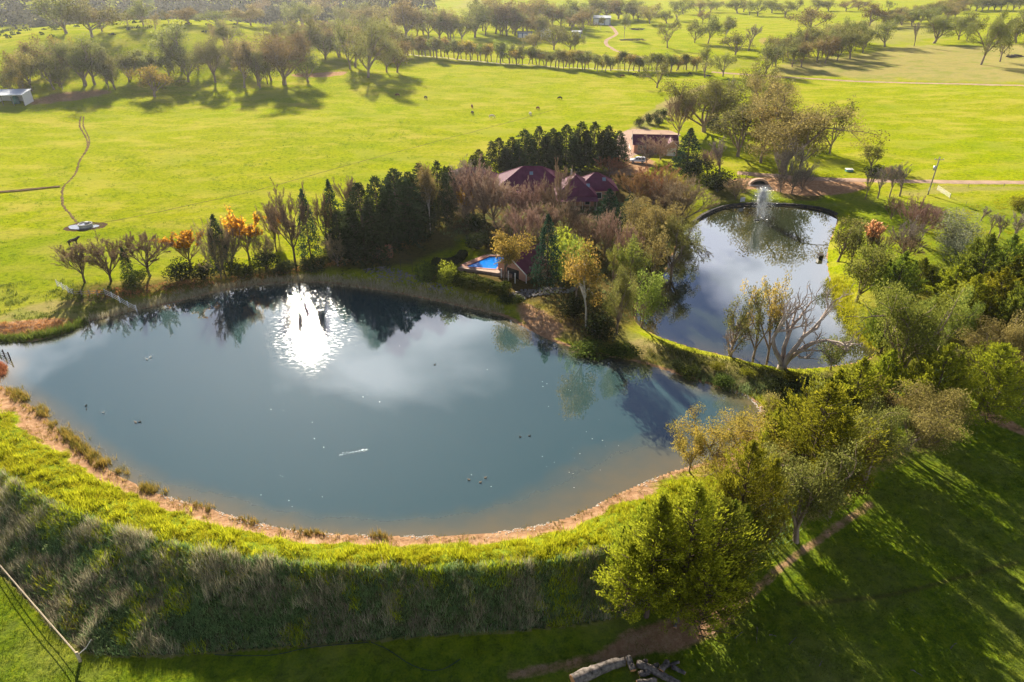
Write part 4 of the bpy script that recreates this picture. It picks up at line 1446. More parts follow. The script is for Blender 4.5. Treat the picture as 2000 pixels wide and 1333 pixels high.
def leafy_clumps(poly, dens, cond, seed, name, label, mat, wr, hr, leaf):
    X, Y = scatter(poly, dens, cond, seed); rng = np.random.default_rng(seed)
    q = 110; n = len(X); Z = gh(X, Y); w = rng.uniform(*wr, n); h = w * rng.uniform(*hr, n)
    u = unit(rng, n * q) * (rng.random(n * q) ** .3)[:, None]; u[:, 2] = np.abs(u[:, 2])
    C = np.repeat(np.stack([X, Y, Z], 1), q, 0) + u * np.repeat(np.stack([w, w, h], 1), q, 0)
    V, F = diamonds(rng, C, u + unit(rng, n * q) * .7, leaf, leaf * .45)
    me = np_mesh(name, V, F, mat); set_attr(me, 'tint', np.repeat(np.clip(np.repeat(rng.random(n), q) * .6 + rng.random(n * q) * .4, 0, 1), 4))
    tag(link(bpy.data.objects.new(name, me)), label, 'weeds', kind='stuff')
leafy_clumps(STRIP_B, .55, slope_c(.2, .55, 47), 48, 'leafy_weeds', 'leafy dark green weed clumps bulging from the outer slope of the dam wall', GRASS['weed'], (.35, .95), (.7, 1.2), .2)
leafy_clumps(STRIP_A, .5, lambda X, Y: crest_c(X, Y) * .8, 49, 'crest_herbs', 'rounded yellow-green herb clumps along the dam crest', GRASS['lush'], (.25, .6), (.6, 1.0), .17)
X1, Y1 = scatter(STRIP_B, 20, slope_c(.56, .66, 53), 54)
tag(tufts('green_patches', X1, Y1, 7, .75, .035, GRASS['lush'], .7, .2), 'fresher green grass patches scattered over the outer slope', 'grass', kind='stuff')
X1, Y1 = scatter(STRIP_B, 16, slope_c(.58, .68, 55), 56)
tag(tufts('straw_clumps', X1, Y1, 9, 1.15, .02, GRASS['straw'], .5, .22), 'tall pale straw clumps scattered over the outer slope', 'grass', kind='stuff')
# lush clumps low on the outer slope (left) and a dry fringe along its foot
def foot_c(X, Y):
    df = seg_dist(X, Y, FOOT)
    return (df < .9 + fnoise(X, Y, 3, 9)) * .8 * inview(X, Y) * (1 - sstep(20, 30, X))
X1, Y1 = scatter(STRIP_B, 14, foot_c, 6)
tag(tufts('foot_fringe', X1, Y1, 5, .40, .022, GRASS['straw'], .8, .15), 'dry grass fringe along the foot of the dam wall', 'grass', kind='stuff')
lump = gpoly([(0, 1030), (60, 1060), (130, 1130), (200, 1200), (330, 1225), (260, 1265), (150, 1255), (60, 1160), (0, 1100)], 1)
X1, Y1 = scatter(lump, 14, lambda X, Y: sstep(.5, .62, fnoise(X, Y, 2.0, 44)), 7)
tag(tufts('bright_weeds', X1, Y1, 6, .7, .04, GRASS['lush'], .7, .16), 'bright green weeds at the lower left of the dam slope', 'weeds', kind='stuff')
# shoreline plants
def near_line(pl, width, dens, seed, closed=False, off=0.0):
    P = upoly(pl, 0, 1, closed)
    rng = np.random.default_rng(seed); X = []; Y = []
    for i in range(len(P) - 1):
        L = math.hypot(P[i + 1][0] - P[i][0], P[i + 1][1] - P[i][1]); n = rng.poisson(L * dens)
        t = rng.random(n); X.append(P[i][0] + (P[i + 1][0] - P[i][0]) * t); Y.append(P[i][1] + (P[i + 1][1] - P[i][1]) * t)
    X = np.concatenate(X); Y = np.concatenate(Y)
    return X + rng.normal(0, width, len(X)), Y + rng.normal(0, width, len(X)) + off
X1, Y1 = near_line([(20, 760), (60, 787), (110, 830), (150, 866), (200, 906), (260, 942), (320, 965)], .45, 26, 11)
c = fnoise(X1, Y1, 1.8, 51) > .42; X1, Y1 = X1[c], Y1[c]
tag(tufts('shore_reeds', X1, Y1, 8, .8, .03, GRASS['reed'], .45, .12), 'orange-green reeds along the near left shore of the dam', 'reeds', kind='stuff')
X1, Y1 = near_line([(320, 968), (400, 992), (480, 1018), (560, 1035), (640, 1043), (760, 1049)], .3, 14, 12)
c = fnoise(X1, Y1, 2.4, 52) > .55; X1, Y1 = X1[c], Y1[c]
tag(tufts('shore_reeds', X1, Y1, 8, .6, .03, GRASS['reed'], .45, .12), 'scattered low reeds along the near middle shore of the dam', 'reeds', kind='stuff')
X1, Y1 = near_line([(-40, 664), (60, 664), (100, 656), (135, 645), (165, 630)], .5, 40, 13)
tag(tufts('marsh_reeds', X1, Y1, 8, .95, .03, GRASS['reedg'], .4, .12), 'green reeds at the upper left corner of the dam', 'reeds', kind='stuff')
X1, Y1 = scatter(gpoly([(-40, 655), (-20, 632), (60, 628), (130, 622), (165, 628), (135, 645), (60, 662)], 1), 9, None, 14)
tag(tufts('marsh_plants', X1, Y1, 7, .4, .03, GRASS['rust'], .6, .15), 'rusty orange marsh plants behind the upper left reeds', 'plants', kind='stuff')
X1, Y1 = near_line([(165, 630), (235, 614), (265, 606), (350, 588), (420, 570), (480, 557), (560, 551), (640, 551), (720, 563), (800, 576), (860, 589), (930, 604), (985, 616)], .55, 22, 15, off=.6)
tag(tufts('bank_reeds', X1, Y1, 7, .7, .026, GRASS['straw'], .5, .14), 'brown dry reeds along the far shore of the dam', 'reeds', kind='stuff')
X1, Y1 = scatter(gpoly([(250, 590), (480, 545), (650, 530), (800, 550), (960, 585), (980, 610), (800, 572), (560, 548), (350, 585)], 1), 4, None, 16)
tag(tufts('bank_grass', X1, Y1, 7, .6, .03, GRASS['straw'], .6, .2), 'dry grass on the bank below the tree row', 'grass', kind='stuff')
X1, Y1 = near_line([(1622, 548), (1638, 580), (1642, 612), (1655, 640), (1682, 660), (1705, 682)], 1.1, 36, 17)
tag(tufts('pond_reeds', X1 + .8, Y1, 7, .7, .035, GRASS['lush'], .6, .16), 'lush yellow-green plants along the right shore of the pond', 'plants', kind='stuff')
X1, Y1 = near_line([(1280, 690), (1350, 708), (1430, 722), (1500, 738), (1580, 745), (1620, 740)], 1.5, 40, 18)
tag(tufts('neck_grass', X1, Y1, 6, .5, .035, GRASS['reedg'], .6, .18), 'olive grass on the bank between the two waters', 'grass', kind='stuff')
X1, Y1 = near_line([(1340, 735), (1400, 750), (1460, 768), (1530, 765), (1600, 765)], 1.0, 16, 19)
tag(tufts('neck_weeds', X1, Y1, 7, .7, .035, GRASS['weed'], .6, .18), 'dark weeds on the dam side of the bank between the waters', 'weeds', kind='stuff')
X1, Y1 = near_line([(1010, 600), (1060, 610), (1120, 640), (1180, 680), (1240, 700), (1300, 716)], 1.4, 14, 20)
tag(tufts('neck_dry_grass', X1, Y1, 6, .4, .03, GRASS['reed'], .6, .2), 'dry yellowish grass on the neck of land by the pool house', 'grass', kind='stuff')
X1, Y1 = scatter(upoly([(-60, 752), (-10, 748), (14, 728), (18, 712), (-60, 708)], 0, 1), 18, None, 21)
tag(tufts('spit_reeds', X1, Y1, 7, .9, .03, GRASS['rust'], .5, .14), 'rusty reed clump on the spit at the left edge of the dam', 'reeds', kind='stuff')
# pasture in the foreground
def turf_c(X, Y):
    return inview(X, Y) * (~inside(X, Y, STRIP_B)) * (.25 + .75 * sstep(.35, .6, fnoise(X, Y, .9, 61)))
X1, Y1 = scatter([(-60, 36), (0, 34), (45, 34), (70, 44), (75, 75), (62, 82), (45, 66), (28, 50), (10, 47), (-20, 46.5), (-45, 47), (-62, 70), (-75, 75)], 20, turf_c, 22)
tag(tufts('pasture_turf', X1, Y1, 5, .13, .035, GRASS['less_backlit'], .9, .16), 'short pasture grass in the foreground below the dam wall', 'grass', kind='stuff')
fld = gpoly([(-60, 610), (-60, 330), (500, 260), (900, 230), (980, 250), (850, 330), (600, 380), (380, 450), (130, 530), (60, 600)], 0)
X1, Y1 = scatter(fld, .75, lambda X, Y: sstep(.45, .7, fnoise(X, Y, 5, 62)), 23)
tag(tufts('pasture_tussocks', X1, Y1, 7, .26, .07, GRASS['turf'], .8, .3), 'low tussocks dotted over the left paddock', 'grass', kind='stuff')
X1, Y1 = scatter(gpoly([(1640, 500), (1760, 440), (1990, 380), (2100, 420), (2050, 520), (1850, 520), (1700, 560)], 0), 2.2, lambda X, Y: sstep(.45, .65, fnoise(X, Y, 2.5, 63)), 24)
tag(tufts('lawn_tussocks', X1, Y1, 7, .28, .06, GRASS['lush'], .8, .25), 'rough grass on the slope right of the pond', 'grass', kind='stuff')
X1, Y1 = scatter(gpoly([(-60, 640), (-40, 560), (100, 545), (260, 560), (240, 600), (130, 620), (40, 630)], 0), 3, lambda X, Y: sstep(.42, .62, fnoise(X, Y, 2.2, 64)), 44)
tag(tufts('corner_tussocks', X1, Y1, 8, .42, .05, GRASS['reedg'], .7, .25), 'olive tussocks on the rough corner left of the dam', 'grass', kind='stuff')
# leaf litter and undergrowth
def litter(poly, dens, mat, h, seed, name, label):
    X, Y = scatter(gpoly(poly, 1), dens, None, seed)
    tag(tufts(name, X, Y, 6, h, .05, mat, 1.0, .3), label, 'undergrowth', kind='stuff')
litter([(1500, 870), (1700, 760), (1850, 700), (2030, 690), (2030, 780), (1850, 790), (1700, 880), (1560, 1040), (1400, 1170), (1260, 1190), (1420, 980)], 2.2, GRASS['weed'], .6, 25, 'undergrowth', 'dark undergrowth beneath the trees at the right')
litter([(840, 440), (1000, 400), (1240, 390), (1330, 440), (1290, 560), (1200, 650), (1080, 610), (1000, 480), (900, 480)], 1.4, GRASS['weed'], .5, 26, 'garden_undergrowth', 'low plants under the garden trees')
litter([(130, 575), (300, 555), (440, 540), (650, 510), (800, 460), (830, 480), (640, 530), (420, 560), (260, 590)], 3, GRASS['rust'], .35, 27, 'row_undergrowth', 'rusty undergrowth beneath the row of trees on the dam bank')

# stony waterline
def stones(name, X, Y, s, mat, seed, dz=0):
    rng = np.random.default_rng(seed); n = len(X); Z = gh(X, Y) + dz
    base = np.array([[1, 0, 0], [-1, 0, 0], [0, 1, 0], [0, -1, 0], [0, 0, .8], [0, 0, -.8]], float)
    fc = np.array([[0, 2, 4], [2, 1, 4], [1, 3, 4], [3, 0, 4], [2, 0, 5], [1, 2, 5], [3, 1, 5], [0, 3, 5]])
    sz = s * rng.uniform(.5, 1.5, (n, 1, 1)) * rng.uniform(.7, 1.3, (n, 6, 3))
    a = rng.uniform(0, 6.28, n); R = np.zeros((n, 3, 3)); R[:, 0, 0] = np.cos(a); R[:, 0, 1] = -np.sin(a); R[:, 1, 0] = np.sin(a); R[:, 1, 1] = np.cos(a); R[:, 2, 2] = .7
    V = np.einsum('nij,nkj->nki', R, base[None] * sz) + np.stack([X, Y, Z], 1)[:, None]
    Fc = (fc[None] + (np.arange(n) * 6)[:, None, None]).reshape(-1, 3)
    me = np_mesh(name, V.reshape(-1, 3), Fc, mat); set_attr(me, 'tint', np.repeat(rng.random(n), 6))
    o = link(bpy.data.objects.new(name, me)); o['kind'] = 'stuff'
    return o
PALE = simple('pale_stone', (.58, .52, .45), .8, .3, 4)
ROCK = simple('field_rock', (.24, .22, .21), .85, .4, 2)
X1, Y1 = near_line([(300, 962), (400, 990), (480, 1016), (560, 1034), (640, 1042), (760, 1048), (900, 1046), (1000, 1036), (1080, 1020), (1140, 1000), (1200, 967), (1280, 932)], .34, 26, 30)
c = (fnoise(X1, Y1, 3.0, 71) > .5); X1, Y1 = X1[c], Y1[c]
tag(stones('shore_stones', X1, Y1, .09, PALE, 31), 'pale stones along the near waterline of the dam', 'stones', kind='stuff')
X1, Y1 = near_line([(1410, 762), (1450, 772), (1478, 790), (1490, 810), (1484, 840)], .35, 30, 32)
tag(stones('corner_stones', X1, Y1, .11, PALE, 33), 'pale stones round the right corner of the dam', 'stones', kind='stuff')
X1, Y1 = scatter(gpoly([(985, 590), (1000, 570), (1060, 562), (1120, 562), (1125, 572), (1050, 578), (1010, 592)], 1), 7, None, 34)
tag(stones('rock_bank', X1, Y1, .26, ROCK, 35, .1), 'bank of grey rocks below the pool house', 'rocks', kind='stuff')
X1, Y1 = scatter(gpoly([(700, 528), (760, 520), (830, 545), (900, 570), (880, 580), (800, 560), (720, 540)], 1), 4, None, 36)
tag(stones('terrace_rocks', X1, Y1, .22, ROCK, 37, .1), 'grey stones on the bank below the lawn fence', 'rocks', kind='stuff')

# far wooded hillside
def far_wood():
    rng = np.random.default_rng(77)
    P, S = [], []
    n = 5200
    a = rng.uniform(-58, -3.5, n); r = rng.uniform(640, 1500, n)
    keep = (r > 700 + 60 * np.sin(a * .5)) & ((a < -6) | (r > 900))
    a, r = a[keep], r[keep]
    X = r * np.sin(np.radians(a)); Y = r * np.cos(np.radians(a))
    n = len(X); Z = gh(X, Y)
    q = 26
    h = rng.uniform(9, 18, n); w = h * rng.uniform(.55, .85, n)
    u = unit(rng, n * q) * (rng.random(n * q) ** .35)[:, None]
    C = np.repeat(np.stack([X, Y, Z + h * .62], 1), q, 0) + u * np.repeat(np.stack([w * .5, w * .5, h * .4], 1), q, 0)
    V, F = diamonds(rng, C, unit(rng, n * q), 3.4, 2.4)
    me = np_mesh('far_wood', V, F, GRASS['wood']); set_attr(me, 'tint', np.repeat(np.clip(np.repeat(rng.random(n), q) * .7 + rng.random(n * q) * .3, 0, 1), 4))
    o = link(bpy.data.objects.new('far_wood', me))
    tag(o, 'dark hazy woodland covering the far hillside at the upper left', 'woodland', kind='stuff')
far_wood()
# low scrub on the left hill
def scrub(poly, n, seed, name, label):
    rng = np.random.default_rng(seed); P = gpoly(poly, 0)
    X, Y = scatter(P, 1.0, None, seed); idx = rng.permutation(len(X))[:n]; X, Y = X[idx], Y[idx]
    q = 40; n = len(X); Z = gh(X, Y); w = rng.uniform(1.2, 3.8, n); h = rng.uniform(.7, 1.6, n)
    u = unit(rng, n * q) * (rng.random(n * q) ** .35)[:, None]; u[:, 2] = np.abs(u[:, 2])
    C = np.repeat(np.stack([X, Y, Z], 1), q, 0) + u * np.repeat(np.stack([w, w * .6, h], 1), q, 0)
    V, F = diamonds(rng, C, unit(rng, n * q), .9, .6)
    me = np_mesh(name, V, F, LM['darkbush']); set_attr(me, 'tint', np.repeat(rng.random(n * q), 4))
    tag(link(bpy.data.objects.new(name, me)), label, 'scrub', kind='stuff')
scrub([(0, 48), (130, 50), (470, 50), (480, 90), (300, 100), (120, 95), (0, 120)], 70, 81, 'hill_scrub', 'low grey scrub scattered on the left hill')

# ------------------------------------------------------------------ roads and tracks (ragged sheets just above the ground)
def strip(name, pl, width, mat, label, cat, rag=.25, lift=.05, n=2, seg=1.5, struct=True):
    P = chaikin([gp(a, b)[:2] for a, b in pl], n, False)
    pts = [P[0]]
    for q in P[1:]:
        L = math.hypot(q[0] - pts[-1][0], q[1] - pts[-1][1]); k = max(1, int(L / seg))
        a0 = pts[-1]
        for i in range(1, k + 1): pts.append((a0[0] + (q[0] - a0[0]) * i / k, a0[1] + (q[1] - a0[1]) * i / k))
    pts = np.array(pts); d = np.gradient(pts, axis=0); d /= np.linalg.norm(d, axis=1)[:, None] + 1e-9
    nrm = np.stack([-d[:, 1], d[:, 0]], 1); m = 5
    V = []
    for i in range(len(pts)):
        wl = width / 2 * (1 + random.uniform(-rag, rag)); wr = width / 2 * (1 + random.uniform(-rag, rag))
        for k in range(m): V.append(pts[i] + nrm[i] * (-wl + (wl + wr) * k / (m - 1)))
    V = np.array(V); Z = gh(V[:, 0], V[:, 1]) + lift
    e = np.tile(np.array([-.07, 0, 0, 0, -.07]), len(pts))
    Fq = [(i * m + k, i * m + k + 1, (i + 1) * m + k + 1, (i + 1) * m + k) for i in range(len(pts) - 1) for k in range(m - 1)]
    me = np_mesh(name, np.column_stack([V, Z + e]), np.array(Fq), mat, True)
    o = link(bpy.data.objects.new(name, me)); o['kind'] = 'structure'; o['label'] = label
    return o
DIRT = simple('track_dirt', (.15, .105, .055), .95, .35, .6, 0, 0.0, 0.0)
ROADM = simple('road_gravel', (.42, .29, .21), .95, .22, .35, 0, 0.0, 0.0)
TRACKM = simple('wheel_track', (.17, .155, .04), .95, .3, .8, 0, 0.0, 0.0)
strip('gravel_road', [(1440, 338), (1520, 345), (1600, 350), (1700, 353), (1790, 355), (1900, 356.5), (2060, 357)], 4.2, ROADM, 'pale gravel drive leading in from the right', 'road', .12)
strip('gravel_road', [(1390, 141), (1440, 145), (1500, 149), (1600, 155), (1700, 160), (1850, 164), (2060, 169)], 4.5, ROADM, 'thin gravel road along the top of the right paddock', 'road', .15)
strip('dirt_track', [(1188, 47), (1199, 57), (1206, 66), (1200, 71), (1186, 77), (1182, 84), (1192, 94), (1215, 104), (1262, 114)], 3.2, ROADM, 'winding dirt track below the distant sheds', 'road', .2)
strip('cattle_track', [(158, 228), (154, 246), (164, 262), (173, 280), (168, 296), (154, 316), (152, 332), (140, 350), (123, 364), (121, 385), (122, 402), (135, 417), (150, 434)], .75, DIRT, 'narrow winding cattle track across the left paddock', 'path', .5, .04, 2, .7)
strip('cattle_track', [(164, 228), (161, 246), (172, 264), (176, 280), (169, 297)], .6, DIRT, 'short second strand of the cattle track', 'path', .5, .04, 2, .7)
strip('earth_bank', [(-40, 379), (0, 376), (60, 371), (118, 365)], 1.6, DIRT, 'low earth bank at the left edge of the paddock', 'bank', .3, .25)
strip('wheel_track', [(180, 438), (260, 425), (330, 410), (490, 376), (600, 345), (800, 291), (1000, 238), (1080, 215)], .55, TRACKM, 'faint wheel track crossing the left paddock', 'path', .5, .04)
# sandy strip under the far fence beyond the windbreak
strip('dirt_track', [(790, 106), (900, 117), (1000, 126), (1150, 135), (1300, 140)], 2.2, simple('bare_strip', (.42, .34, .2), .95, .2, .5), 'bare strip of ground under the windbreak row', 'path', .4)

# things floating on the dam: pale scum flecks and a line of splashes
def flecks(name, X, Y, s, mat, label, z=.012):
    rng = np.random.default_rng(len(X)); n = len(X); k = 6
    a = np.arange(k) * 6.283 / k; r = s * rng.uniform(.3, 1.4, (n, 1)) * rng.uniform(.5, 1.3, (n, k))
    V = np.zeros((n, k, 3)); V[:, :, 0] = X[:, None] + r * np.cos(a) * 1.5; V[:, :, 1] = Y[:, None] + r * np.sin(a); V[:, :, 2] = z + rng.random((n, 1)) * .006
    me = bpy.data.meshes.new(name); me.from_pydata(V.reshape(-1, 3).tolist(), [], (np.arange(n * k).reshape(-1, k)).tolist()); me.materials.append(mat)
    tag(link(bpy.data.objects.new(name, me)), label, 'floating scum', kind='stuff')
SCM = simple('pale_scum', (.62, .62, .52), .7, .2, 2)
rg = np.random.default_rng(9)
X1, Y1 = scatter(upoly([(420, 720), (900, 640), (1150, 760), (1240, 900), (1000, 1020), (700, 1030), (450, 960)], 0, 1), .09, lambda X, Y: sstep(.45, .7, fnoise(X, Y, 9, 95)), 96)
flecks('scum_flecks', X1, Y1, .045, SCM, 'pale flecks of scum scattered over the dam water')
pts = [un(664 + 55 * t + rg.normal(0, 1.5), 888 - 10 * t + rg.normal(0, 1.2), 0) for t in rg.random(46)]
flecks('splash_line', np.array([p[0] for p in pts]), np.array([p[1] for p in pts]), .035, simple('white_splash', (.8, .82, .84), .3, .05), 'short line of white splashes in the middle of the dam')
# ------------------------------------------------------------------ buildings and built things
class MB:
    def __init__(s): s.V = []; s.F = []
    def box(s, x0, x1, y0, y1, z0, z1):
        o = len(s.V)
        s.V += [(x0, y0, z0), (x1, y0, z0), (x1, y1, z0), (x0, y1, z0), (x0, y0, z1), (x1, y0, z1), (x1, y1, z1), (x0, y1, z1)]
        s.F += [(o, o + 3, o + 2, o + 1), (o + 4, o + 5, o + 6, o + 7), (o, o + 1, o + 5, o + 4), (o + 1, o + 2, o + 6, o + 5), (o + 2, o + 3, o + 7, o + 6), (o + 3, o, o + 4, o + 7)]
        return s
    def slab(s, pts, t):
        """flat polygon given thickness t downwards"""
        o = len(s.V); n = len(pts)
        s.V += [tuple(p) for p in pts] + [(p[0], p[1], p[2] - t) for p in pts]
        s.F += [tuple(range(o, o + n)), tuple(range(o + 2 * n - 1, o + n - 1, -1))]
        s.F += [(o + i, o + n + i, o + n + (i + 1) % n, o + (i + 1) % n) for i in range(n)]
        return s
    def rod(s, a, b, r0, r1=None, n=6):
        b_ = Br(); b_.tube([a, b], r0, r1 if r1 is not None else r0, n)
        o = len(s.V); s.V += [tuple(v) for v in b_.V]; s.F += [tuple(o + i for i in f) for f in b_.F]
        s.F += [tuple(range(o + n - 1, o - 1, -1)), tuple(range(o + n, o + 2 * n))]
        return s
    def path(s, pts, r0, r1, n=6):
        b_ = Br(); b_.tube(pts, r0, r1, n)
        o = len(s.V); s.V += [tuple(v) for v in b_.V]; s.F += [tuple(o + i for i in f) for f in b_.F]
        m = len(pts); s.F += [tuple(range(o + n - 1, o - 1, -1)), tuple(range(o + (m - 1) * n, o + m * n))]
        return s
    def build(s, name, mat, parent=None, smooth=False): return mesh_obj(name, s.V, s.F, mat, parent, smooth)
def brick_mat():
    m, n, l, b = new_mat('red_brick')
    tc = n.new('ShaderNodeTexCoord').outputs['Object']
    sp = n.new('ShaderNodeSeparateXYZ'); l.new(tc, sp.inputs[0]); cb = n.new('ShaderNodeCombineXYZ')
    l.new(mth(n, l, 'ADD', sp.outputs[0], sp.outputs[1]), cb.inputs[0]); l.new(sp.outputs[2], cb.inputs[1])
    t = n.new('ShaderNodeTexBrick'); l.new(cb.outputs[0], t.inputs['Vector'])
    t.inputs['Scale'].default_value = 4.0; t.inputs['Brick Width'].default_value = .95; t.inputs['Row Height'].default_value = .34; t.inputs['Mortar Size'].default_value = .035
    t.inputs['Color1'].default_value = (.42, .18, .10, 1); t.inputs['Color2'].default_value = (.50, .24, .14, 1); t.inputs['Mortar'].default_value = (.42, .34, .28, 1)
    l.new(t.outputs[0], b.inputs['Base Color']); b.inputs['Roughness'].default_value = .9; b.inputs['Specular IOR Level'].default_value = .1
    return m
BRICK = brick_mat()
def roof_mat(name, col):
    m, n, l, b = new_mat(name)
    tc = n.new('ShaderNodeTexCoord').outputs['Object']
    f = nz(n, l, .8, 4, .6, tc)
    l.new(ramp(n, l, f, [(.3, tuple(c * .8 for c in col)), (.7, tuple(c * 1.2 for c in col))]), b.inputs['Base Color'])
    b.inputs['Roughness'].default_value = .7; b.inputs['Specular IOR Level'].default_value = .12
    return m
MAROON = roof_mat('maroon_roof_sheet', (.16, .036, .075))
ZINC = roof_mat('zinc_roof_sheet', (.42, .45, .48))
WHITE = simple('white_paint', (.78, .76, .72), .6, .08)
CREAM = simple('cream_paint', (.60, .52, .40), .7, .12)
GLASS = simple('dark_window_glass', (.03, .035, .04), .08, .2, 1, 0, 0, .6)
SKYL = simple('skylight_glass', (.25, .32, .38), .1, .15, 1, 0, 0, .8)
TIMBER = simple('grey_timber', (.30, .26, .21), .85, .3, 3)
DARKT = simple('dark_timber', (.07, .055, .045), .85, .3, 3)
STEEL = simple('galvanised_steel', (.50, .52, .52), .45, .12, 2, .6)
PAVE = simple('terracotta_paving', (.46, .22, .15), .85, .2, 3)
TANP = simple('pale_paving', (.40, .28, .21), .85, .15, 2)
BLACK = simple('black_plastic', (.02, .02, .022), .5, .2)
GREENP = simple('green_poly_tank', (.06, .16, .14), .5, .15)

def hip_panels(parent, cx, cy, L, W, ze, zr, over=.6, ribs=True, mat=None, name='roof_panel'):
    """hipped roof of four sheets with ridge and hip caps; long axis along x"""
    mat = mat or MAROON
    x0, x1, y0, y1 = cx - L / 2 - over, cx + L / 2 + over, cy - W / 2 - over, cy + W / 2 + over
    hp = min(W / 2 + over, L / 2 + over - .05)
    ra, rb = (x0 + hp, cy, zr), (x1 - hp, cy, zr)
    a, b, c, d = (x0, y0, ze), (x1, y0, ze), (x1, y1, ze), (x0, y1, ze)
    for pts in ([a, b, rb, ra], [b, c, rb], [c, d, ra, rb], [d, a, ra]):
        p = MB().slab(pts, .12).build(name, mat, parent)
        if ribs:
            e0, e1 = Vector(pts[0]), Vector(pts[1]); n = int((e1 - e0).length / .76)
            nrm = (e1 - e0).cross(Vector(pts[-1]) - e0).normalized()
            if nrm.z < 0: nrm = -nrm
            along = (e1 - e0).normalized(); slope = nrm.cross(along)
            if slope.z < 0: slope = -slope
            m = MB()
            for i in range(1, n):
                q = e0 + along * (i * .76)
                # run up the sheet until it meets a hip or the ridge
                best = None
                for u, v in zip(pts[1:], pts[2:] + [pts[0]]):
                    u, v = Vector(u), Vector(v); w = v - u
                    den = slope.cross(w).dot(nrm)
                    if abs(den) < 1e-6: continue
                    t = (u - q).cross(w).dot(nrm) / den; s_ = (u - q).cross(slope).dot(nrm) / den
                    if t > .05 and -.001 <= s_ <= 1.001: best = t if best is None else min(best, t)
                if best: 
                    f = q + slope * best
                    m.rod(tuple(q + nrm * .02), tuple(f + nrm * .02), .03, .03, 4)
            if m.V: m.build('sheet_ribs', mat, p)
    caps = MB()
    for u, v in ((a, ra), (d, ra), (b, rb), (c, rb), (ra, rb)):
        if (Vector(u) - Vector(v)).length > .1: caps.rod((u[0], u[1], u[2] + .04), (v[0], v[1], v[2] + .04), .11, .11, 6)
    caps.build('ridge_caps', mat, parent)
    g = MB()
    for u, v in ((a, b), (b, c), (c, d), (d, a)): g.rod((u[0], u[1], u[2] - .08), (v[0], v[1], v[2] - .08), .09, .09, 6)
    g.build('gutter', mat, parent)
    return ra, rb
def window(parent, x0, x1, z0, z1, y, ny=-1):
    w = MB().box(x0, x1, y - .04 if ny < 0 else y, y if ny < 0 else y + .04, z0, z1).build('window', WHITE, parent)
    MB().box(x0 + .08, x1 - .08, (y - .06) if ny < 0 else (y + .041), (y - .041) if ny < 0 else (y + .06), z0 + .08, z1 - .08).build('pane', GLASS, w)
def house():
    cx, cy, _ = gp(1150, 412)
    z = 2.7
    h = thing('brick_house', 'long brick homestead with maroon hipped roofs half hidden among bare garden trees', 'house', (0, 0, z))
    def wing(x0, x1, y0, y1, zr, wz=2.8):
        MB().box(x0, x1, y0, y1, -1.2, wz).build('wall', BRICK, h)
        if (x1 - x0) >= (y1 - y0):
            return hip_panels(h, (x0 + x1) / 2, (y0 + y1) / 2, x1 - x0, y1 - y0, wz, zr)
        e = link(bpy.data.objects.new('roof', None)); e.parent = h; e.location = ((x0 + x1) / 2, (y0 + y1) / 2, 0); e.rotation_euler = (0, 0, math.pi / 2)
        return hip_panels(e, 0, 0, y1 - y0, x1 - x0, wz, zr)
    # right wing facing the garden
    wing(11.5, 20.5, 166.5, 177, 6.6)
    wing(17.0, 26.5, 171.5, 180, 6.0)
    # middle and left wings
    wing(-3.0, 13.5, 174.5, 186, 6.5)
    wing(-18.0, -4.5, 177.0, 186.5, 5.8)
    # verandah of the right wing
    MB().slab([(10.9, 163.6, 2.15), (21.2, 163.6, 2.15), (21.2, 166.3, 2.62), (10.9, 166.3, 2.62)], .08).build('verandah_roof', MAROON, h)
    for px in (11.2, 13.6, 15.0, 15.5, 17.4, 19.2, 20.9): MB().box(px - .07, px + .07, 163.75, 163.89, -1.2, 2.06).build('verandah_post', CREAM, h)
    MB().box(10.9, 21.2, 163.5, 166.4, -1.25, -.15).build('verandah_floor', TANP, h)
    for px in (12.2, 14.5, 18.2): window(h, px, px + 1.4, .4, 2.0, 166.5)
    window(h, 21.5, 23, .5, 2.1, 171.5); window(h, 0, 1.6, .5, 2.1, 174.5); window(h, 4, 5.6, .5, 2.1, 174.5); window(h, -12, -10.4, .5, 2.1, 177)
    MB().slab([(-1.5, 171.6, 2.1), (9.5, 171.6, 2.1), (9.5, 174.3, 2.62), (-1.5, 174.3, 2.62)], .08).build('verandah_roof', MAROON, h)
    for px in (-1.2, 2.2, 5.6, 9.2): MB().box(px - .07, px + .07, 171.75, 171.89, -1.2, 2.02).build('verandah_post', CREAM, h)
    # skylights, vent, chimney
    def on_front(x, y, ye, ze, yr, zr): return ze + (zr - ze) * (y - ye) / (yr - ye)
    for x, y, ye, yr, zr in ((18.6, 168.2, 165.9, 171.75, 6.6), (23.2, 173.4, 170.9, 175.75, 6.0), (4.6, 177.6, 173.9, 180.25, 6.5)):
        zz = on_front(x, y, ye, 2.8, yr, zr); z2 = on_front(x, y + .9, ye, 2.8, yr, zr)
        MB().slab([(x, y, zz + .16), (x + .9, y, zz + .16), (x + .9, y + .9, z2 + .16), (x, y + .9, z2 + .16)], .1).build('skylight', SKYL, h)
    MB().rod((15.2, 173.5, 6.0), (15.2, 173.5, 7.5), .22, .18, 8).build('roof_vent', STEEL, h)
house()
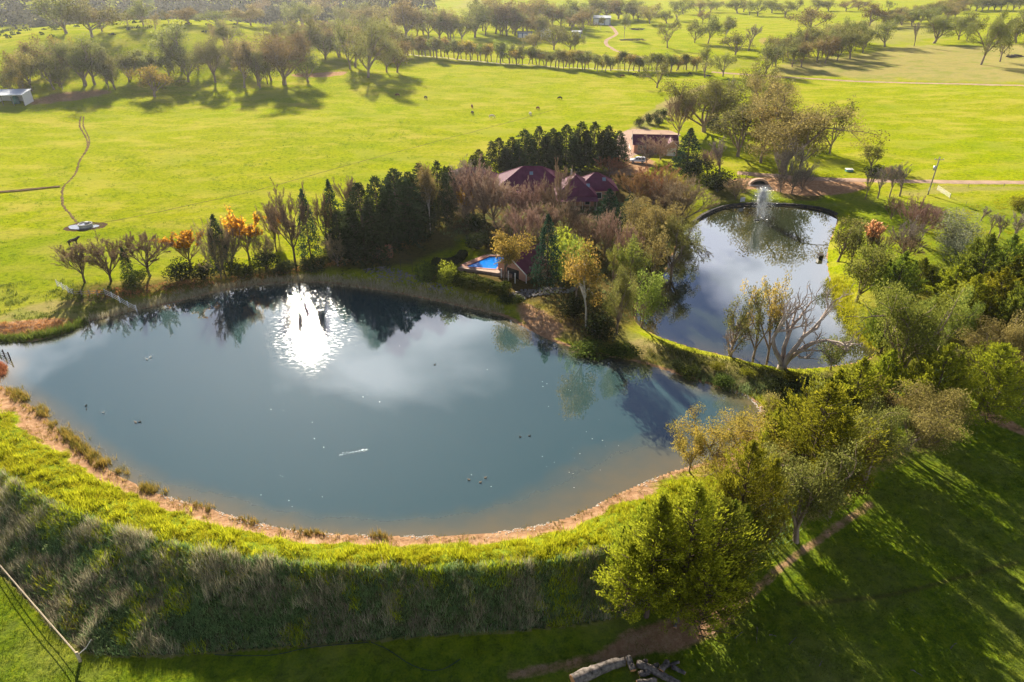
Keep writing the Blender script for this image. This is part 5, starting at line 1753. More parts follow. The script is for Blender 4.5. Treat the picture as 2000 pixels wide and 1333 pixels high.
def gable_building(name, label, px, py, ang, L, W, wz, zr, wallm, roofm, over=.5, opts=()):
    """box with a gabled roof, ridge along local x, origin at the near left corner"""
    x, y, z = gp(px, py)
    h = thing(name, label, 'building', (x, y, z), math.radians(ang))
    MB().box(0, L, 0, W, -.8, wz).build('wall', wallm, h)
    for x0 in (0.0, L - .2):
        m = MB(); m.V = [(x0, 0, wz), (x0, W, wz), (x0, W / 2, zr - .12), (x0 + .2, 0, wz), (x0 + .2, W, wz), (x0 + .2, W / 2, zr - .12)]
        m.F = [(0, 2, 1), (3, 4, 5), (0, 3, 5, 2), (1, 2, 5, 4)]; m.build('gable', wallm, h)
    k = (zr - wz) / (W / 2); e = wz - k * over + .02
    MB().slab([(-over, -over, e), (L + over, -over, e), (L + over, W / 2, zr), (-over, W / 2, zr)], .1).build('roof_panel', roofm, h)
    MB().slab([(-over, W / 2, zr), (L + over, W / 2, zr), (L + over, W + over, e), (-over, W + over, e)], .1).build('roof_panel', roofm, h)
    MB().rod((-over, W / 2, zr + .02), (L + over, W / 2, zr + .02), .1, .1, 6).build('ridge_cap', roofm, h)
    for xe in (-over - .04, L + over + .04):
        b = MB(); 
        for s in (-1, 1):
            ye = -over if s < 0 else W + over
            b.slab([(xe - .04, ye, e + .04), (xe + .04, ye, e + .04), (xe + .04, W / 2, zr + .06), (xe - .04, W / 2, zr + .06)], .24)
        b.build('barge_board', WHITE, h)
    return h
g = gable_building('brick_garage', 'brick garage with maroon gabled roof beside the gravel yard', 1237.5, 299, -5, 13.5, 7.5, 2.9, 5.0, BRICK, MAROON)
window(g, 1.2, 2.6, .7, 2.4, 0)
# front cross gable with a white roller door
MB().box(9.6, 13.4, -2.6, -.02, -.8, 2.7).build('wall', BRICK, g)
MB().slab([(9.2, -3.1, 2.6), (11.5, -3.1, 4.6), (11.5, 3.6, 4.6), (9.2, 3.6, 2.6)], .1).build('roof_panel', MAROON, g)
MB().slab([(11.5, -3.1, 4.6), (13.8, -3.1, 2.6), (13.8, 3.6, 2.6), (11.5, 3.6, 4.6)], .1).build('roof_panel', MAROON, g)
m = MB(); m.V = [(9.6, -2.6, 2.7), (13.4, -2.6, 2.7), (11.5, -2.6, 4.4), (9.6, -2.45, 2.7), (13.4, -2.45, 2.7), (11.5, -2.45, 4.4)]; m.F = [(0, 1, 2), (3, 5, 4), (0, 2, 5, 3), (1, 4, 5, 2)]; m.build('gable', BRICK, g)
MB().slab([(9.15, -3.16, 2.66), (9.15, -3.22, 2.66), (11.5, -3.22, 4.7), (11.5, -3.16, 4.7)], .22).slab([(11.5, -3.16, 4.7), (11.5, -3.22, 4.7), (13.85, -3.22, 2.66), (13.85, -3.16, 2.66)], .22).build('barge_board', WHITE, g)
MB().box(10.1, 12.9, -2.66, -2.61, -.4, 2.3).build('roller_door', WHITE, g)
# pool house
ph = gable_building('pool_house', 'small brick pool house with maroon roof and white trim beside the blue pool', 1026, 551, 50, 8.5, 7.0, 2.3, 4.5, BRICK, MAROON, .6)
MB().rod((-.35, -.5, -.6), (-.35, -.5, 1.9), .07, .07, 6).build('downpipe', WHITE, ph)
MB().box(-.06, -.01, 1.6, 4.6, -.3, 1.9).build('doorway', GLASS, ph)
for yy in (.9, 2.6, 4.4): MB().box(-2.0, -1.86, yy, yy + .14, -.6, 2.2).build('porch_post', WHITE, ph)
# brick screen wall among the pines
x_, y_, z_ = gp(738, 511)
w_ = thing('brick_wall', 'bare brick screen wall at the edge of the lawn under the pines', 'wall', (x_, y_, z_), math.radians(36))
MB().box(0, 3.6, 0, .25, -.5, 2.9).build('wall_panel', BRICK, w_)
MB().box(-.06, 3.66, -.05, .30, 2.901, 3.02).build('coping', PAVE, w_)
# distant sheds
def shed(px, py, ang, L, W, h1, h2, label, wm, rm, openf=False):
    x, y, z = gp(px, py)
    s = thing('shed', label, 'shed', (x, y, z), math.radians(ang))
    MB().box(0, L, W - .2, W, -1, h2).build('back_wall', wm, s)
    if not openf:
        MB().box(0, L, 0, .2, -1, h1).build('front_wall', wm, s)
        for i in range(3): MB().box(L * (.06 + .32 * i), L * (.30 + .32 * i), -.08, -.02, -.5, h1 * .8).build('door', STEEL, s)
    else:
        for i in range(4): MB().box(L * i / 3 - .1, L * i / 3 + .1, 0, .2, -1, h1).build('post', TIMBER, s)
    for xx in (0, L - .2):
        m = MB(); m.V = [(xx, .2, -1), (xx, W - .2, -1), (xx, W - .2, h2), (xx, .2, h1), (xx + .2, .2, -1), (xx + .2, W - .2, -1), (xx + .2, W - .2, h2), (xx + .2, .2, h1)]
        m.F = [(0, 1, 2, 3), (4, 7, 6, 5), (0, 4, 5, 1), (3, 2, 6, 7), (0, 3, 7, 4), (1, 5, 6, 2)]; m.build('side_wall', wm, s)
    MB().slab([(-.4, -.4, h1 + .1), (L + .4, -.4, h1 + .1), (L + .4, W + .4, h2 + .1), (-.4, W + .4, h2 + .1)], .12).build('roof', rm, s)
    return s
GREYW = simple('grey_sheet_wall', (.22, .25, .29), .6, .15, 1)
shed(1158, 48, -6, 15, 11, 5.0, 6.4, 'large grey steel shed at the end of the winding track', GREYW, ZINC)
shed(1011, 74, -3, 10, 6, 3.2, 3.6, 'small flat dark-fronted shed left among the distant gums', simple('blue_sheet_wall', (.10, .14, .22), .5, .15, 1), ZINC)
shed(1055, 73, 12, 8, 8, 3.6, 5.0, 'distant shed with sloping zinc roof behind the gums', CREAM, ZINC)
shed(1117, 73, -12, 6, 5, 3.4, 4.0, 'smallest grey shed right of the distant gums', GREYW, ZINC)
s_ = shed(-14, 206, 8, 11.5, 8, 3.6, 4.6, 'open-fronted white farm shed at the upper left edge', WHITE, simple('white_roof_sheet', (.62, .66, .70), .5, .1), True)
def tank(px, py, r, h, label):
    x, y, z = gp(px, py)
    t = thing('water_tank', label, 'tank', (x, y, z))
    MB().rod((0, 0, -.3), (0, 0, h), r, r, 18).build('tank_shell', GREENP, t, True)
    MB().rod((0, 0, h), (0, 0, h + .35), r * 1.02, r * .25, 18).build('tank_lid', GREENP, t, True)
tank(32, 202, 1.4, 2.4, 'round green water tank beside the white farm shed')

# swimming pool
def pool():
    z = POOL_Z; P = POOL_P; Q = POOL_Q
    def terrace():
        bm = bmesh.new()
        ov = [bm.verts.new((x, y, z)) for x, y in Q]; iv = [bm.verts.new((x, y, z)) for x, y in P]
        oe = [bm.edges.new((ov[i], ov[(i + 1) % 5])) for i in range(5)]; ie = [bm.edges.new((iv[i], iv[(i + 1) % 4])) for i in range(4)]
        bmesh.ops.triangle_fill(bm, edges=oe + ie, use_beauty=True)
        f = bm.faces[:]
        for q in f:
            if q.normal.z < 0: q.normal_flip()
        r = bmesh.ops.extrude_face_region(bm, geom=f)
        for v in r['geom']:
            if isinstance(v, bmesh.types.BMVert): v.co.z -= 1.8
        me = bpy.data.meshes.new('terrace'); bm.to_mesh(me); bm.free(); me.materials.append(TANP); return me
    p = thing('swimming_pool', 'bright blue swimming pool with brick coping beside the pool house', 'pool', (0, 0, 0))
    o = link(bpy.data.objects.new('terrace', terrace())); o.parent = p
    m, n, l, b = new_mat('pool_water')
    l.new(ramp(n, l, nz(n, l, .5, 3, .5, n.new('ShaderNodeNewGeometry').outputs['Position']), [(.3, (.004, .17, .62)), (.7, (.008, .24, .78))]), b.inputs['Base Color'])
    b.inputs['Roughness'].default_value = .04; b.inputs['IOR'].default_value = 1.33; b.inputs['Specular IOR Level'].default_value = .3
    bump(n, l, nz(n, l, 2.0, 2, .5), .04, .1, b)
    MB().slab([(x, y, z - .12) for x, y in P], 1.2).build('pool_water', m, p)
    for i in range(4):
        a, b2 = P[i], P[(i + 1) % 4]; cx, cy = sum(q[0] for q in P) / 4, sum(q[1] for q in P) / 4
        dx, dy = b2[0] - a[0], b2[1] - a[1]; L = math.hypot(dx, dy); nx, ny = dy / L, -dx / L
        if (a[0] - cx) * nx + (a[1] - cy) * ny < 0: nx, ny = -nx, -ny
        w = 1.3 if i == 0 else .45
        k = max(2, int(L / .9))
        for j in range(k):
            f0, f1 = j / k + .004, (j + 1) / k - .004
            q = [(a[0] + dx * f0, a[1] + dy * f0), (a[0] + dx * f1, a[1] + dy * f1)]
            MB().slab([(q[0][0], q[0][1], z + .06), (q[1][0], q[1][1], z + .06), (q[1][0] + nx * w, q[1][1] + ny * w, z + .06), (q[0][0] + nx * w, q[0][1] + ny * w, z + .06)], .3).build('coping_slab', PAVE, p)
pool()
# clipped hedge in front of the pool
def hedge(pl, wid, hgt, n, label, mat):
    P = chaikin([gp(a, b)[:2] for a, b in pl], 1, False); rng = np.random.default_rng(n)
    L = np.concatenate([[0], np.cumsum([math.hypot(P[i + 1][0] - P[i][0], P[i + 1][1] - P[i][1]) for i in range(len(P) - 1)])])
    s = rng.uniform(0, L[-1], n); X = np.interp(s, L, [p[0] for p in P]); Y = np.interp(s, L, [p[1] for p in P])
    a = rng.uniform(0, math.pi, n); rr = rng.random(n) ** .25
    hh = hgt * (.85 + .3 * vnoise(X, Y, 1.6, 3)); ox = np.sign(np.cos(a)) * np.abs(np.cos(a)) ** .6 * wid * rr; oz = np.abs(np.sin(a)) ** .6 * hh * rr
    dx = np.gradient(np.array([p[0] for p in P])); dy = np.gradient(np.array([p[1] for p in P]))
    nx = np.interp(s, L, -dy / np.hypot(dx, dy)); ny = np.interp(s, L, dx / np.hypot(dx, dy))
    z0 = gh(X, Y)
    C = np.stack([X + nx * ox, Y + ny * ox, z0 + oz], 1)
    V, F = diamonds(rng, C, unit(rng, n), .34, .2)
    me = np_mesh('foliage', V, F, LM[mat]); set_attr(me, 'tint', np.repeat(np.clip(vnoise(X, Y, 1.1, 5) * .7 + rng.random(n) * .4, 0, 1), 4))
    t = thing('hedge', label, 'hedge', (0, 0, 0)); o = link(bpy.data.objects.new('foliage', me)); o.parent = t
    st = MB()
    for q in np.linspace(0, L[-1], max(3, int(L[-1] / 1.2))):
        bx, by = np.interp(q, L, [p[0] for p in P]), np.interp(q, L, [p[1] for p in P]); bz = hz(bx, by)
        st.rod((bx, by, bz - .2), (bx + .1, by, bz + hgt * .7), .06, .03, 5)
    st.build('stems', BK['dark'], t)
hedge([(840, 545), (880, 552), (920, 562), (960, 572), (995, 578)], 1.5, 2.4, 9000, 'long clipped hedge between the dam and the swimming pool', 'hedge')
hedge([(848, 516), (872, 521), (892, 514), (906, 500)], 1.1, 1.3, 4500, 'low rounded hedge on the lawn side of the pool', 'darkbush')
grove('round the pool lawn', 'shrubs round the pool lawn', '''
bush darkbush 932 486 456 44
bush darkbush 950 478 452 36
bush lime 872 560 512 36
bush hedge 835 552 512 44
bush darkbush 990 590 572 40
bush hedge 1010 592 575 30
''')
# stone edging of the pond's far wall
def edging():
    t = thing('stone_edging', 'dark stone edging curved along the far wall of the pond', 'wall', (0, 0, 0))
    P = upoly([(1352, 440), (1375, 422), (1405, 408), (1440, 402), (1500, 401), (1560, 404), (1610, 411), (1637, 424)], 0, 2, False)
    P = grow(P, 0)
    L = np.concatenate([[0], np.cumsum([math.hypot(P[i + 1][0] - P[i][0], P[i + 1][1] - P[i][1]) for i in range(len(P) - 1)])])
    px, py = [p[0] for p in P], [p[1] for p in P]
    mats = [simple('dark_stone_%d' % i, c, .9, .3, 2) for i, c in enumerate(((.045, .04, .035), (.07, .06, .05), (.035, .034, .033)))]
    q = 0.0
    while q < L[-1] - .5:
        w = random.uniform(.8, 1.3)
        a = (np.interp(q, L, px), np.interp(q, L, py)); b = (np.interp(q + w - .05, L, px), np.interp(q + w - .05, L, py))
        ang = math.atan2(b[1] - a[1], b[0] - a[0]); ln = math.hypot(b[0] - a[0], b[1] - a[1])
        h = .62 + random.uniform(-.06, .08); d = random.uniform(.5, .65)
        o = MB().box(0, ln, -.12, d, -.5, h).build('stone', random.choice(mats), t)
        o.location = (a[0], a[1], 0); o.rotation_euler = (random.uniform(-.03, .03), random.uniform(-.02, .02), ang)
        q += w
edging()

# ------------------------------------------------------------------ fences, gates, poles
def rail_fence(pl, posts, rails, h, mat, label, name='rail_fence', thick=.07, follow=True):
    pts = [gp(a, b) for a, b in pl]
    t = thing(name, label, 'fence', (0, 0, 0))
    P = []
    for i in range(len(pts) - 1):
        for k in range(posts): f = k / posts; P.append([pts[i][j] + (pts[i + 1][j] - pts[i][j]) * f for j in range(3)])
    P.append(list(pts[-1]))
    for p in P: p[2] = max(hz(p[0], p[1]), -.6)
    for p in P: MB().box(p[0] - thick, p[0] + thick, p[1] - thick, p[1] + thick, p[2] - .4, p[2] + h + .08).build('post', mat, t)
    for r in rails:
        for i in range(len(P) - 1):
            a, b = P[i], P[i + 1]
            MB().rod((a[0], a[1] - thick - .03, a[2] + h * r), (b[0], b[1] - thick - .03, b[2] + h * r), thick * .7, None, 4).build('rail', mat, t)
    return t
rail_fence([(113, 560), (145, 578)], 3, (.35, .65, .95), 1.3, WHITE, 'white rail fence running down the left bank')
rail_fence([(207, 578), (235, 592), (268, 610)], 2, (.35, .65, .95), 1.3, WHITE, 'white rail fence stepping down into the dam')
rail_fence([(145, 578), (207, 578)], 4, (.4, .8), 1.1, TIMBER, 'grey timber fence joining the two white rail fences')
rail_fence([(-60, 690), (-10, 690), (22, 706)], 3, (.3, .55, .8), 1.6, DARKT, 'dark timber fence standing in the dam at the left edge')
rail_fence([(1830, 372), (1842, 380), (1854, 388)], 1, (.2, .4, .6, .8, 1.0), 1.2, WHITE, 'white rail gate beside the drive', 'gate', .035)
rail_fence([(1231, 300), (1228, 290)], 1, (.5, .9), 1.4, WHITE, 'short white gate at the gravel yard', 'gate')
def wire_fence(pl, step, h, label, pm=None, wires=(.35, .65, .95), r=.05):
    P = chaikin([gp(a, b)[:2] for a, b in pl], 1, False)
    L = np.concatenate([[0], np.cumsum([math.hypot(P[i + 1][0] - P[i][0], P[i + 1][1] - P[i][1]) for i in range(len(P) - 1)])])
    px, py = [p[0] for p in P], [p[1] for p in P]
    t = thing('wire_fence', label, 'fence', (0, 0, 0)); pts = []
    for q in np.linspace(0, L[-1], max(2, int(L[-1] / step) + 1)):
        x, y = np.interp(q, L, px), np.interp(q, L, py); pts.append((x, y, hz(x, y)))
    for p in pts: MB().rod((p[0], p[1], p[2] - .3), (p[0], p[1], p[2] + h), r, r * .9, 5).build('post', pm or TIMBER, t)
    for w in wires: MB().path([(p[0], p[1], p[2] + h * w) for p in pts], .012, .012, 3).build('wire', DARKT, t)
    return t
wire_fence([(1235, 262), (1262, 238), (1300, 212), (1345, 188), (1372, 166)], 6, 1.2, 'post and wire fence between the far paddock and the gully')
wire_fence([(1258, 252), (1300, 256), (1330, 258)], 4, 1.2, 'post and wire fence along the back of the gravel yard')
wire_fence([(1855, 388), (1900, 408), (1950, 425), (2030, 445)], 6, 1.1, 'post and wire fence climbing right from the white gate')
wire_fence([(1760, 372), (1850, 366), (2030, 366)], 9, 1.1, 'post and wire fence along the near side of the drive')
wire_fence([(1500, 152), (1700, 163), (2040, 172)], 16, 1.2, 'post and wire fence along the upper gravel road')
wire_fence([(740, 520), (760, 524), (800, 531), (830, 532)], 2.2, 2.4, 'tall dark mesh fence at the corner of the pool lawn', DARKT, (.1, .3, .5, .7, .98), .05)
# foreground corner post with two wires
fp = gp(157, 1292)
cf = thing('corner_post', 'pale timber strainer post with two wires at the lower left corner of the dam wall', 'fence post', fp)
MB().rod((0, 0, -.4), (0, 0, 1.25), .16, .14, 10).build('post', simple('weathered_post', (.46, .38, .24), .85, .25, 6), cf, True)
MB().path([(.08, .1, .9), (.6, .5, 1.2), (1.1, .9, 1.9)], .05, .03, 6).build('brace', simple('grey_branch', (.5, .48, .44), .8, .2), cf)
e_ = gp(-60, 1040)
for k, dz in ((0, 1.1), (1, .75)):
    pts = [((e_[0] - fp[0]) * f, (e_[1] - fp[1]) * f, (e_[2] - fp[2]) * f + dz - .12 * math.sin(f * 3.14)) for f in np.linspace(0, 1, 8)]
    MB().path(pts, .035, .035, 4).build('wire', simple('pale_wire', (.55, .44, .30), .6, .1), cf)
# power pole
x_, y_, z_ = gp(1812, 381)
pp = thing('power_pole', 'timber power pole with crossarm and transformer beside the drive', 'power pole', (x_, y_, z_))
H_ = top_z(y_, 307) - z_
MB().rod((0, 0, -.5), (.25, 0, H_), .19, .14, 10).build('pole', TIMBER, pp, True)
MB().box(-1.0, 1.4, -.16, -.04, H_ - .75, H_ - .6).build('crossarm', TIMBER, pp)
for q in (-.9, .25, 1.3): MB().rod((q, -.1, H_ - .6), (q, -.1, H_ - .35), .06, .05, 6).build('insulator', WHITE, pp)
MB().rod((-.35, -.1, H_ - 3.4), (-.35, -.1, H_ - 2.3), .32, .32, 10).build('transformer', STEEL, pp, True)
MB().box(-.28, -.05, -.35, -.15, 1.2, 2.0).build('meter_box', STEEL, pp)
# ------------------------------------------------------------------ animals
def skin_mesh(name, V, E, R, mat, sub=1, root=0):
    me = bpy.data.meshes.new(name + '_skel'); me.from_pydata(V, E, [])
    o = bpy.data.objects.new(name + '_skel', me); COL.objects.link(o)
    sk = o.modifiers.new('skin', 'SKIN'); sk.use_smooth_shade = True
    lay = me.skin_vertices[0].data if len(me.skin_vertices) else None
    if lay is None:
        bm = bmesh.new(); bm.from_mesh(me); bm.verts.layers.skin.verify(); bm.to_mesh(me); bm.free(); lay = me.skin_vertices[0].data
    for i, r in enumerate(R): lay[i].radius = r if hasattr(r, '__len__') else (r, r)
    lay[root].use_root = True
    if sub: s = o.modifiers.new('sub', 'SUBSURF'); s.levels = sub; s.render_levels = sub
    dg = bpy.context.evaluated_depsgraph_get(); dg.update()
    out = bpy.data.meshes.new_from_object(o.evaluated_get(dg)); out.name = name
    bpy.data.objects.remove(o)
    out.materials.clear(); out.materials.append(mat)
    return out
def cow_mesh(graze=True):
    V = [(0, 0, 1.0), (.45, 0, 1.02), (.8, 0, 1.05), (-.45, 0, 1.0), (-.85, 0, 1.05)]
    R = [(.36, .38), (.34, .36), (.26, .32), (.36, .36), (.28, .30)]
    E = [(0, 1), (1, 2), (0, 3), (3, 4)]
    if graze: nk = [(1.15, 0, .82), (1.42, 0, .45), (1.60, 0, .20)]
    else: nk = [(1.15, 0, 1.28), (1.38, 0, 1.45), (1.72, 0, 1.32)]
    b = len(V); V += nk; R += [(.19, .22), (.15, .16), (.09, .09)]; E += [(2, b), (b, b + 1), (b + 1, b + 2)]
    for sx, a in ((.62, 1), (-.72, 4)):
        for sy in (-.2, .2):
            b = len(V)
            V += [(sx, sy, .72), (sx + (.02 if a == 1 else -.06), sy, .38), (sx, sy, .02)]; R += [.13, .075, .065]
            E += [(a if a == 4 else 2, b), (b, b + 1), (b + 1, b + 2)]
    b = len(V); V += [(-1.08, 0, 1.0), (-1.14, 0, .5)]; R += [.05, .035]; E += [(4, b), (b, b + 1)]
    for sy in (-.22, .22):
        h = len(V); hd = nk[1]; V += [(hd[0] - .05, sy, hd[2] + .12)]; R += [.05]; E += [(b - 1 if False else 6, h)]
    return V, E, R
HIDE = {'black': simple('black_hide', (.03, .022, .018), .8, .3), 'brown': simple('brown_hide', (.16, .055, .025), .8, .3), 'white': simple('white_hide', (.66, .58, .48), .8, .15)}
CV, CE, CR = cow_mesh(True)
COWS = {k: skin_mesh('body', CV, CE, CR, HIDE[k]) for k in HIDE}
CV2, CE2, CR2 = cow_mesh(False)
COW_UP = skin_mesh('body', CV2, CE2, CR2, HIDE['black'])
def cow(px, py, col, rz, label, up=False, s=1.0):
    x, y, z = gp(px, py)
    t = thing('cow', label, 'cow', (x, y, z - .02), rz, 'cattle in the paddocks'); t.scale = (s, s, s)
    o = link(bpy.data.objects.new('body', COW_UP if up else COWS[col])); o.parent = t
cow(777, 189, 'brown', 2.6, 'dark brown cow beside the big gum\'s shadow')
cow(832, 194, 'black', 2.2, 'dark cow grazing alone right of the big gum\'s shadow')
cow(922, 211, 'brown', 1.8, 'upper of two brown cows grazing one behind the other')
cow(923, 224, 'black', 2.0, 'lower of two cows grazing one behind the other')
cow(960, 231, 'white', .3, 'white cow facing right at the centre of the left paddock')
cow(1036, 226, 'white', 1.9, 'white cow seen end-on near a brown cow')
cow(1051, 215, 'brown', 2.1, 'reddish cow just above the end-on white cow')
cow(1094, 195, 'black', 2.5, 'dark cow furthest right in the open paddock')
cow(1215, 151, 'brown', .2, 'reddish cow lying by the windbreak shadow')
cow(1240, 148, 'black', 3.0, 'dark cow in the windbreak shadow left of the lone gum')
cow(1346, 147, 'black', .5, 'dark cow in the windbreak shade right of the lone gum')
cow(1384, 152, 'black', 2.8, 'dark cow beneath the far roadside gum')
cow(144, 479, 'black', .9, 'black cow standing in the grass below the water trough', True, 1.05)
def duck(px, py, rz, col, label, s=1.0):
    x, y = un(px, py, .0)
    t = thing('duck', label, 'duck', (x, y, 0), rz, 'ducks on the dam'); t.scale = (s * .62, s * .62, s * .62)
    o = link(bpy.data.objects.new('body', DUCK[col])); o.parent = t
_dv = [(0, 0, .10), (.16, 0, .11), (-.18, 0, .11), (-.30, 0, .16), (.24, 0, .22), (.25, 0, .36), (.36, 0, .34)]
_de = [(0, 1), (0, 2), (2, 3), (1, 4), (4, 5), (5, 6)]
_dr = [(.14, .11), (.11, .10), (.11, .09), .04, .055, .07, .03]
DUCK = {'dark': skin_mesh('body', _dv, _de, _dr, simple('dark_plumage', (.05, .035, .025), .7, .3)), 'white': skin_mesh('body', _dv, _de, _dr, simple('white_plumage', (.75, .73, .68), .7, .1)),
        'tan': skin_mesh('body', _dv, _de, _dr, simple('tan_plumage', (.35, .24, .16), .7, .25))}
duck(265, 826, 2.8, 'tan', 'left of the pair of ducks at the left of the dam', 1.2)
duck(273, 825, .2, 'dark', 'right of the pair of ducks at the left of the dam', 1.2)
duck(287, 703, 2.9, 'white', 'left of the two white birds leaving a wake', 1.3)
duck(294, 699, 1.2, 'white', 'right of the two white birds leaving a wake', 1.3)
duck(168, 793, 1, 'dark', 'upper of two dark ducks close to the near left shore')
duck(169, 800, 2, 'dark', 'lower of two dark ducks close to the near left shore')
duck(202, 807, .3, 'white', 'single small white bird near the near left shore')
duck(916, 938, 3.0, 'tan', 'leftmost of three ducks near the near shore')
duck(938, 943, .1, 'tan', 'middle and lowest of three ducks near the near shore')
duck(948, 934, .2, 'tan', 'rightmost of three ducks near the near shore')
duck(1016, 854, 2.9, 'dark', 'left of the pair of ducks right of the dam\'s centre')
duck(1034, 852, .1, 'dark', 'right of the pair of ducks right of the dam\'s centre')
duck(849, 713, .4, 'dark', 'single dark duck below the bright reflection')

# ------------------------------------------------------------------ car
def car():
    x, y, z = gp(1245, 318)
    t = thing('parked_car', 'white station wagon parked on the grass below the garage', 'car', (x, y, z), math.radians(172))
    paint = simple('white_car_paint', (.74, .75, .76), .25, .05, 1, 0, 0, .6)
    prof = [(-2.3, .45), (-2.35, .75), (-2.3, 1.0), (-2.2, 1.62), (-2.0, 1.72), (.3, 1.74), (1.05, 1.12), (2.1, .98), (2.35, .8), (2.38, .45)]
    V = []; W = [.86, .88, .90, .72, .70, .70, .84, .86, .82, .80]
    for (a, h), w in zip(prof, W): V += [(a, -w, h), (a, w, h)]
    n = len(prof)
    Fc = [(2 * i, 2 * i + 1, 2 * i + 3, 2 * i + 2) for i in range(n - 1)] + [tuple(range(0, 2 * n, 2))[::-1], tuple(range(1, 2 * n, 2)), (0, 2 * n - 2, 2 * n - 1, 1)]
    mesh_obj('body', V, Fc, paint, t)
    for s in (-1, 1):
        y0 = s * .86
        for a, b in ((-2.02, -1.15), (-1.05, -.2), (-.1, .55)):
            q = MB(); q.V = [(a, s * .885, 1.08), (b + (.22 if b > .4 else 0), s * .885, 1.08), (b, s * .745, 1.6), (a, s * .745, 1.6)]; q.F = [(0, 1, 2, 3) if s < 0 else (3, 2, 1, 0)]
            q.build('side_window', GLASS, t)
        for a in (-1.45, 1.45):
            w = MB().rod((a, s * .68, .35), (a, s * .92, .35), .35, .35, 16).build('wheel', BLACK, t)
            MB().rod((a, s * .90, .35), (a, s * .935, .35), .2, .18, 12).build('rim', STEEL, w)
        MB().box(2.3, 2.41, s * .68 - .14, s * .68 + .14, .68, .84).build('headlight', SKYL, t)
    q = MB(); q.V = [(.36, -.68, 1.72), (.36, .68, 1.72), (1.02, .80, 1.17), (1.02, -.80, 1.17)]; q.F = [(0, 3, 2, 1)]; o = q.build('windscreen', GLASS, t); o.location.z = .02; o.location.x = .02
car()
# ------------------------------------------------------------------ fountain
def fountain():
    x, y = un(1478, 430, 0)
    t = thing('fountain', 'white plume of a fountain jet near the pond\'s far wall', 'fountain', (x, y, 0))
    MB().rod((0, 0, -.2), (0, 0, .14), .75, .7, 16).build('float_ring', BLACK, t)
    MB().rod((0, 0, .12), (0, 0, .5), .09, .06, 8).build('nozzle', STEEL, t)
    rng = np.random.default_rng(5); n = 20000
    v0 = rng.uniform(10.2, 12.6, n); a = rng.uniform(0, 6.28, n); tl = np.abs(rng.normal(0, .07, n)); T = rng.random(n) * 2 * v0 / 9.81
    h = v0 * T - 4.9 * T * T; wind = .32 * T ** 1.8
    r = v0 * tl * T
    C = np.stack([r * np.cos(a) + wind, r * np.sin(a), np.maximum(h, .02) + .3], 1)
    V, F = diamonds(rng, C, unit(rng, n) + [0, 0, .8], .16, .07)
    m, nn, l, b = new_mat('fountain_spray')
    l.new(ramp(nn, l, attr(nn, 'tint'), [(0, (.75, .78, .80)), (1, (.92, .93, .94))]), b.inputs['Base Color'])
    b.inputs['Roughness'].default_value = .25; b.inputs['Transmission Weight'].default_value = .35; b.inputs['IOR'].default_value = 1.33
    me = np_mesh('spray', V, F, m); set_attr(me, 'tint', np.repeat(rng.random(n), 4))
    o = link(bpy.data.objects.new('spray', me)); o.parent = t; o['kind'] = 'stuff'
fountain()
# ------------------------------------------------------------------ trough with its puddle
def trough():
    x, y, z = gp(162, 444)
    z = hz(x, y)
    P = [(x + 3.4 * math.cos(a) * (1 + .12 * math.sin(3 * a)), y + 2.0 * math.sin(a) * (1 + .1 * math.cos(2 * a))) for a in np.linspace(0, 6.283, 28)[:-1]]
    zz = max(hz(q[0], q[1]) for q in P) + .03
    m, n, l, b = new_mat('puddle_water'); b.inputs['Base Color'].default_value = (.10, .10, .09, 1); b.inputs['Roughness'].default_value = .05; b.inputs['Specular IOR Level'].default_value = 1.0
    structure(MB().slab([(a, c, zz) for a, c in P], .3).build('puddle', m), 'shining puddle round the cattle trough')
    t = thing('water_trough', 'round grey concrete cattle trough standing in its puddle', 'trough', (x + .6, y + .2, zz))
    conc = simple('concrete', (.40, .39, .36), .85, .2, 2)
    bm = bmesh.new(); k = 24
    rings = [(1.45, -.4), (1.5, .75), (1.35, .75), (1.3, .55)]
    vs = [[bm.verts.new((r * math.cos(i * 6.283 / k), r * math.sin(i * 6.283 / k), h)) for i in range(k)] for r, h in rings]
    for a_, b_ in zip(vs, vs[1:]):
        for i in range(k): bm.faces.new((a_[i], a_[(i + 1) % k], b_[(i + 1) % k], b_[i]))
    me = bpy.data.meshes.new('rim'); bm.to_mesh(me); bm.free(); me.materials.append(conc); o = link(bpy.data.objects.new('rim', me)); o.parent = t
    MB().rod((0, 0, .4), (0, 0, .6), 1.33, 1.33, 24).build('trough_water', m, t)
    MB().box(-.3, .5, .3, 1.0, .6, .95).build('float_cover', conc, t)
trough()
# ------------------------------------------------------------------ small built things
def small_box(px, py, sx, sy, sz, mat, name, label, cat, roof=None, z=None):
    x, y, zz = gp(px, py) if z is None else (*un(px, py, z), z)
    t = thing(name, label, cat, (x, y, zz), random.uniform(-.3, .3))
    MB().box(-sx / 2, sx / 2, -sy / 2, sy / 2, -.2, sz).build('box', mat, t)
    if roof: MB().slab([(-sx / 2 - .1, -sy / 2 - .1, sz + .08), (sx / 2 + .1, -sy / 2 - .1, sz + .08), (sx / 2 + .1, sy / 2 + .1, sz + .2), (-sx / 2 - .1, sy / 2 + .1, sz + .2)], .07).build('lid', roof, t)
small_box(1601, 506, .9, .9, .9, BLACK, 'duck_house', 'small black floating box near the pond\'s right shore', 'duck house', DARKT, 0.0)
small_box(1658, 335, 1.9, 1.3, .55, simple('teal_trough', (.10, .28, .26), .5, .1), 'water_trough', 'small teal trough on the grass above the drive', 'trough', WHITE)
small_box(1450, 393, 1.3, .25, .9, simple('grey_board', (.55, .55, .56), .7, .1), 'pump_cover', 'small pale grey board at the pond\'s far edge', 'board')
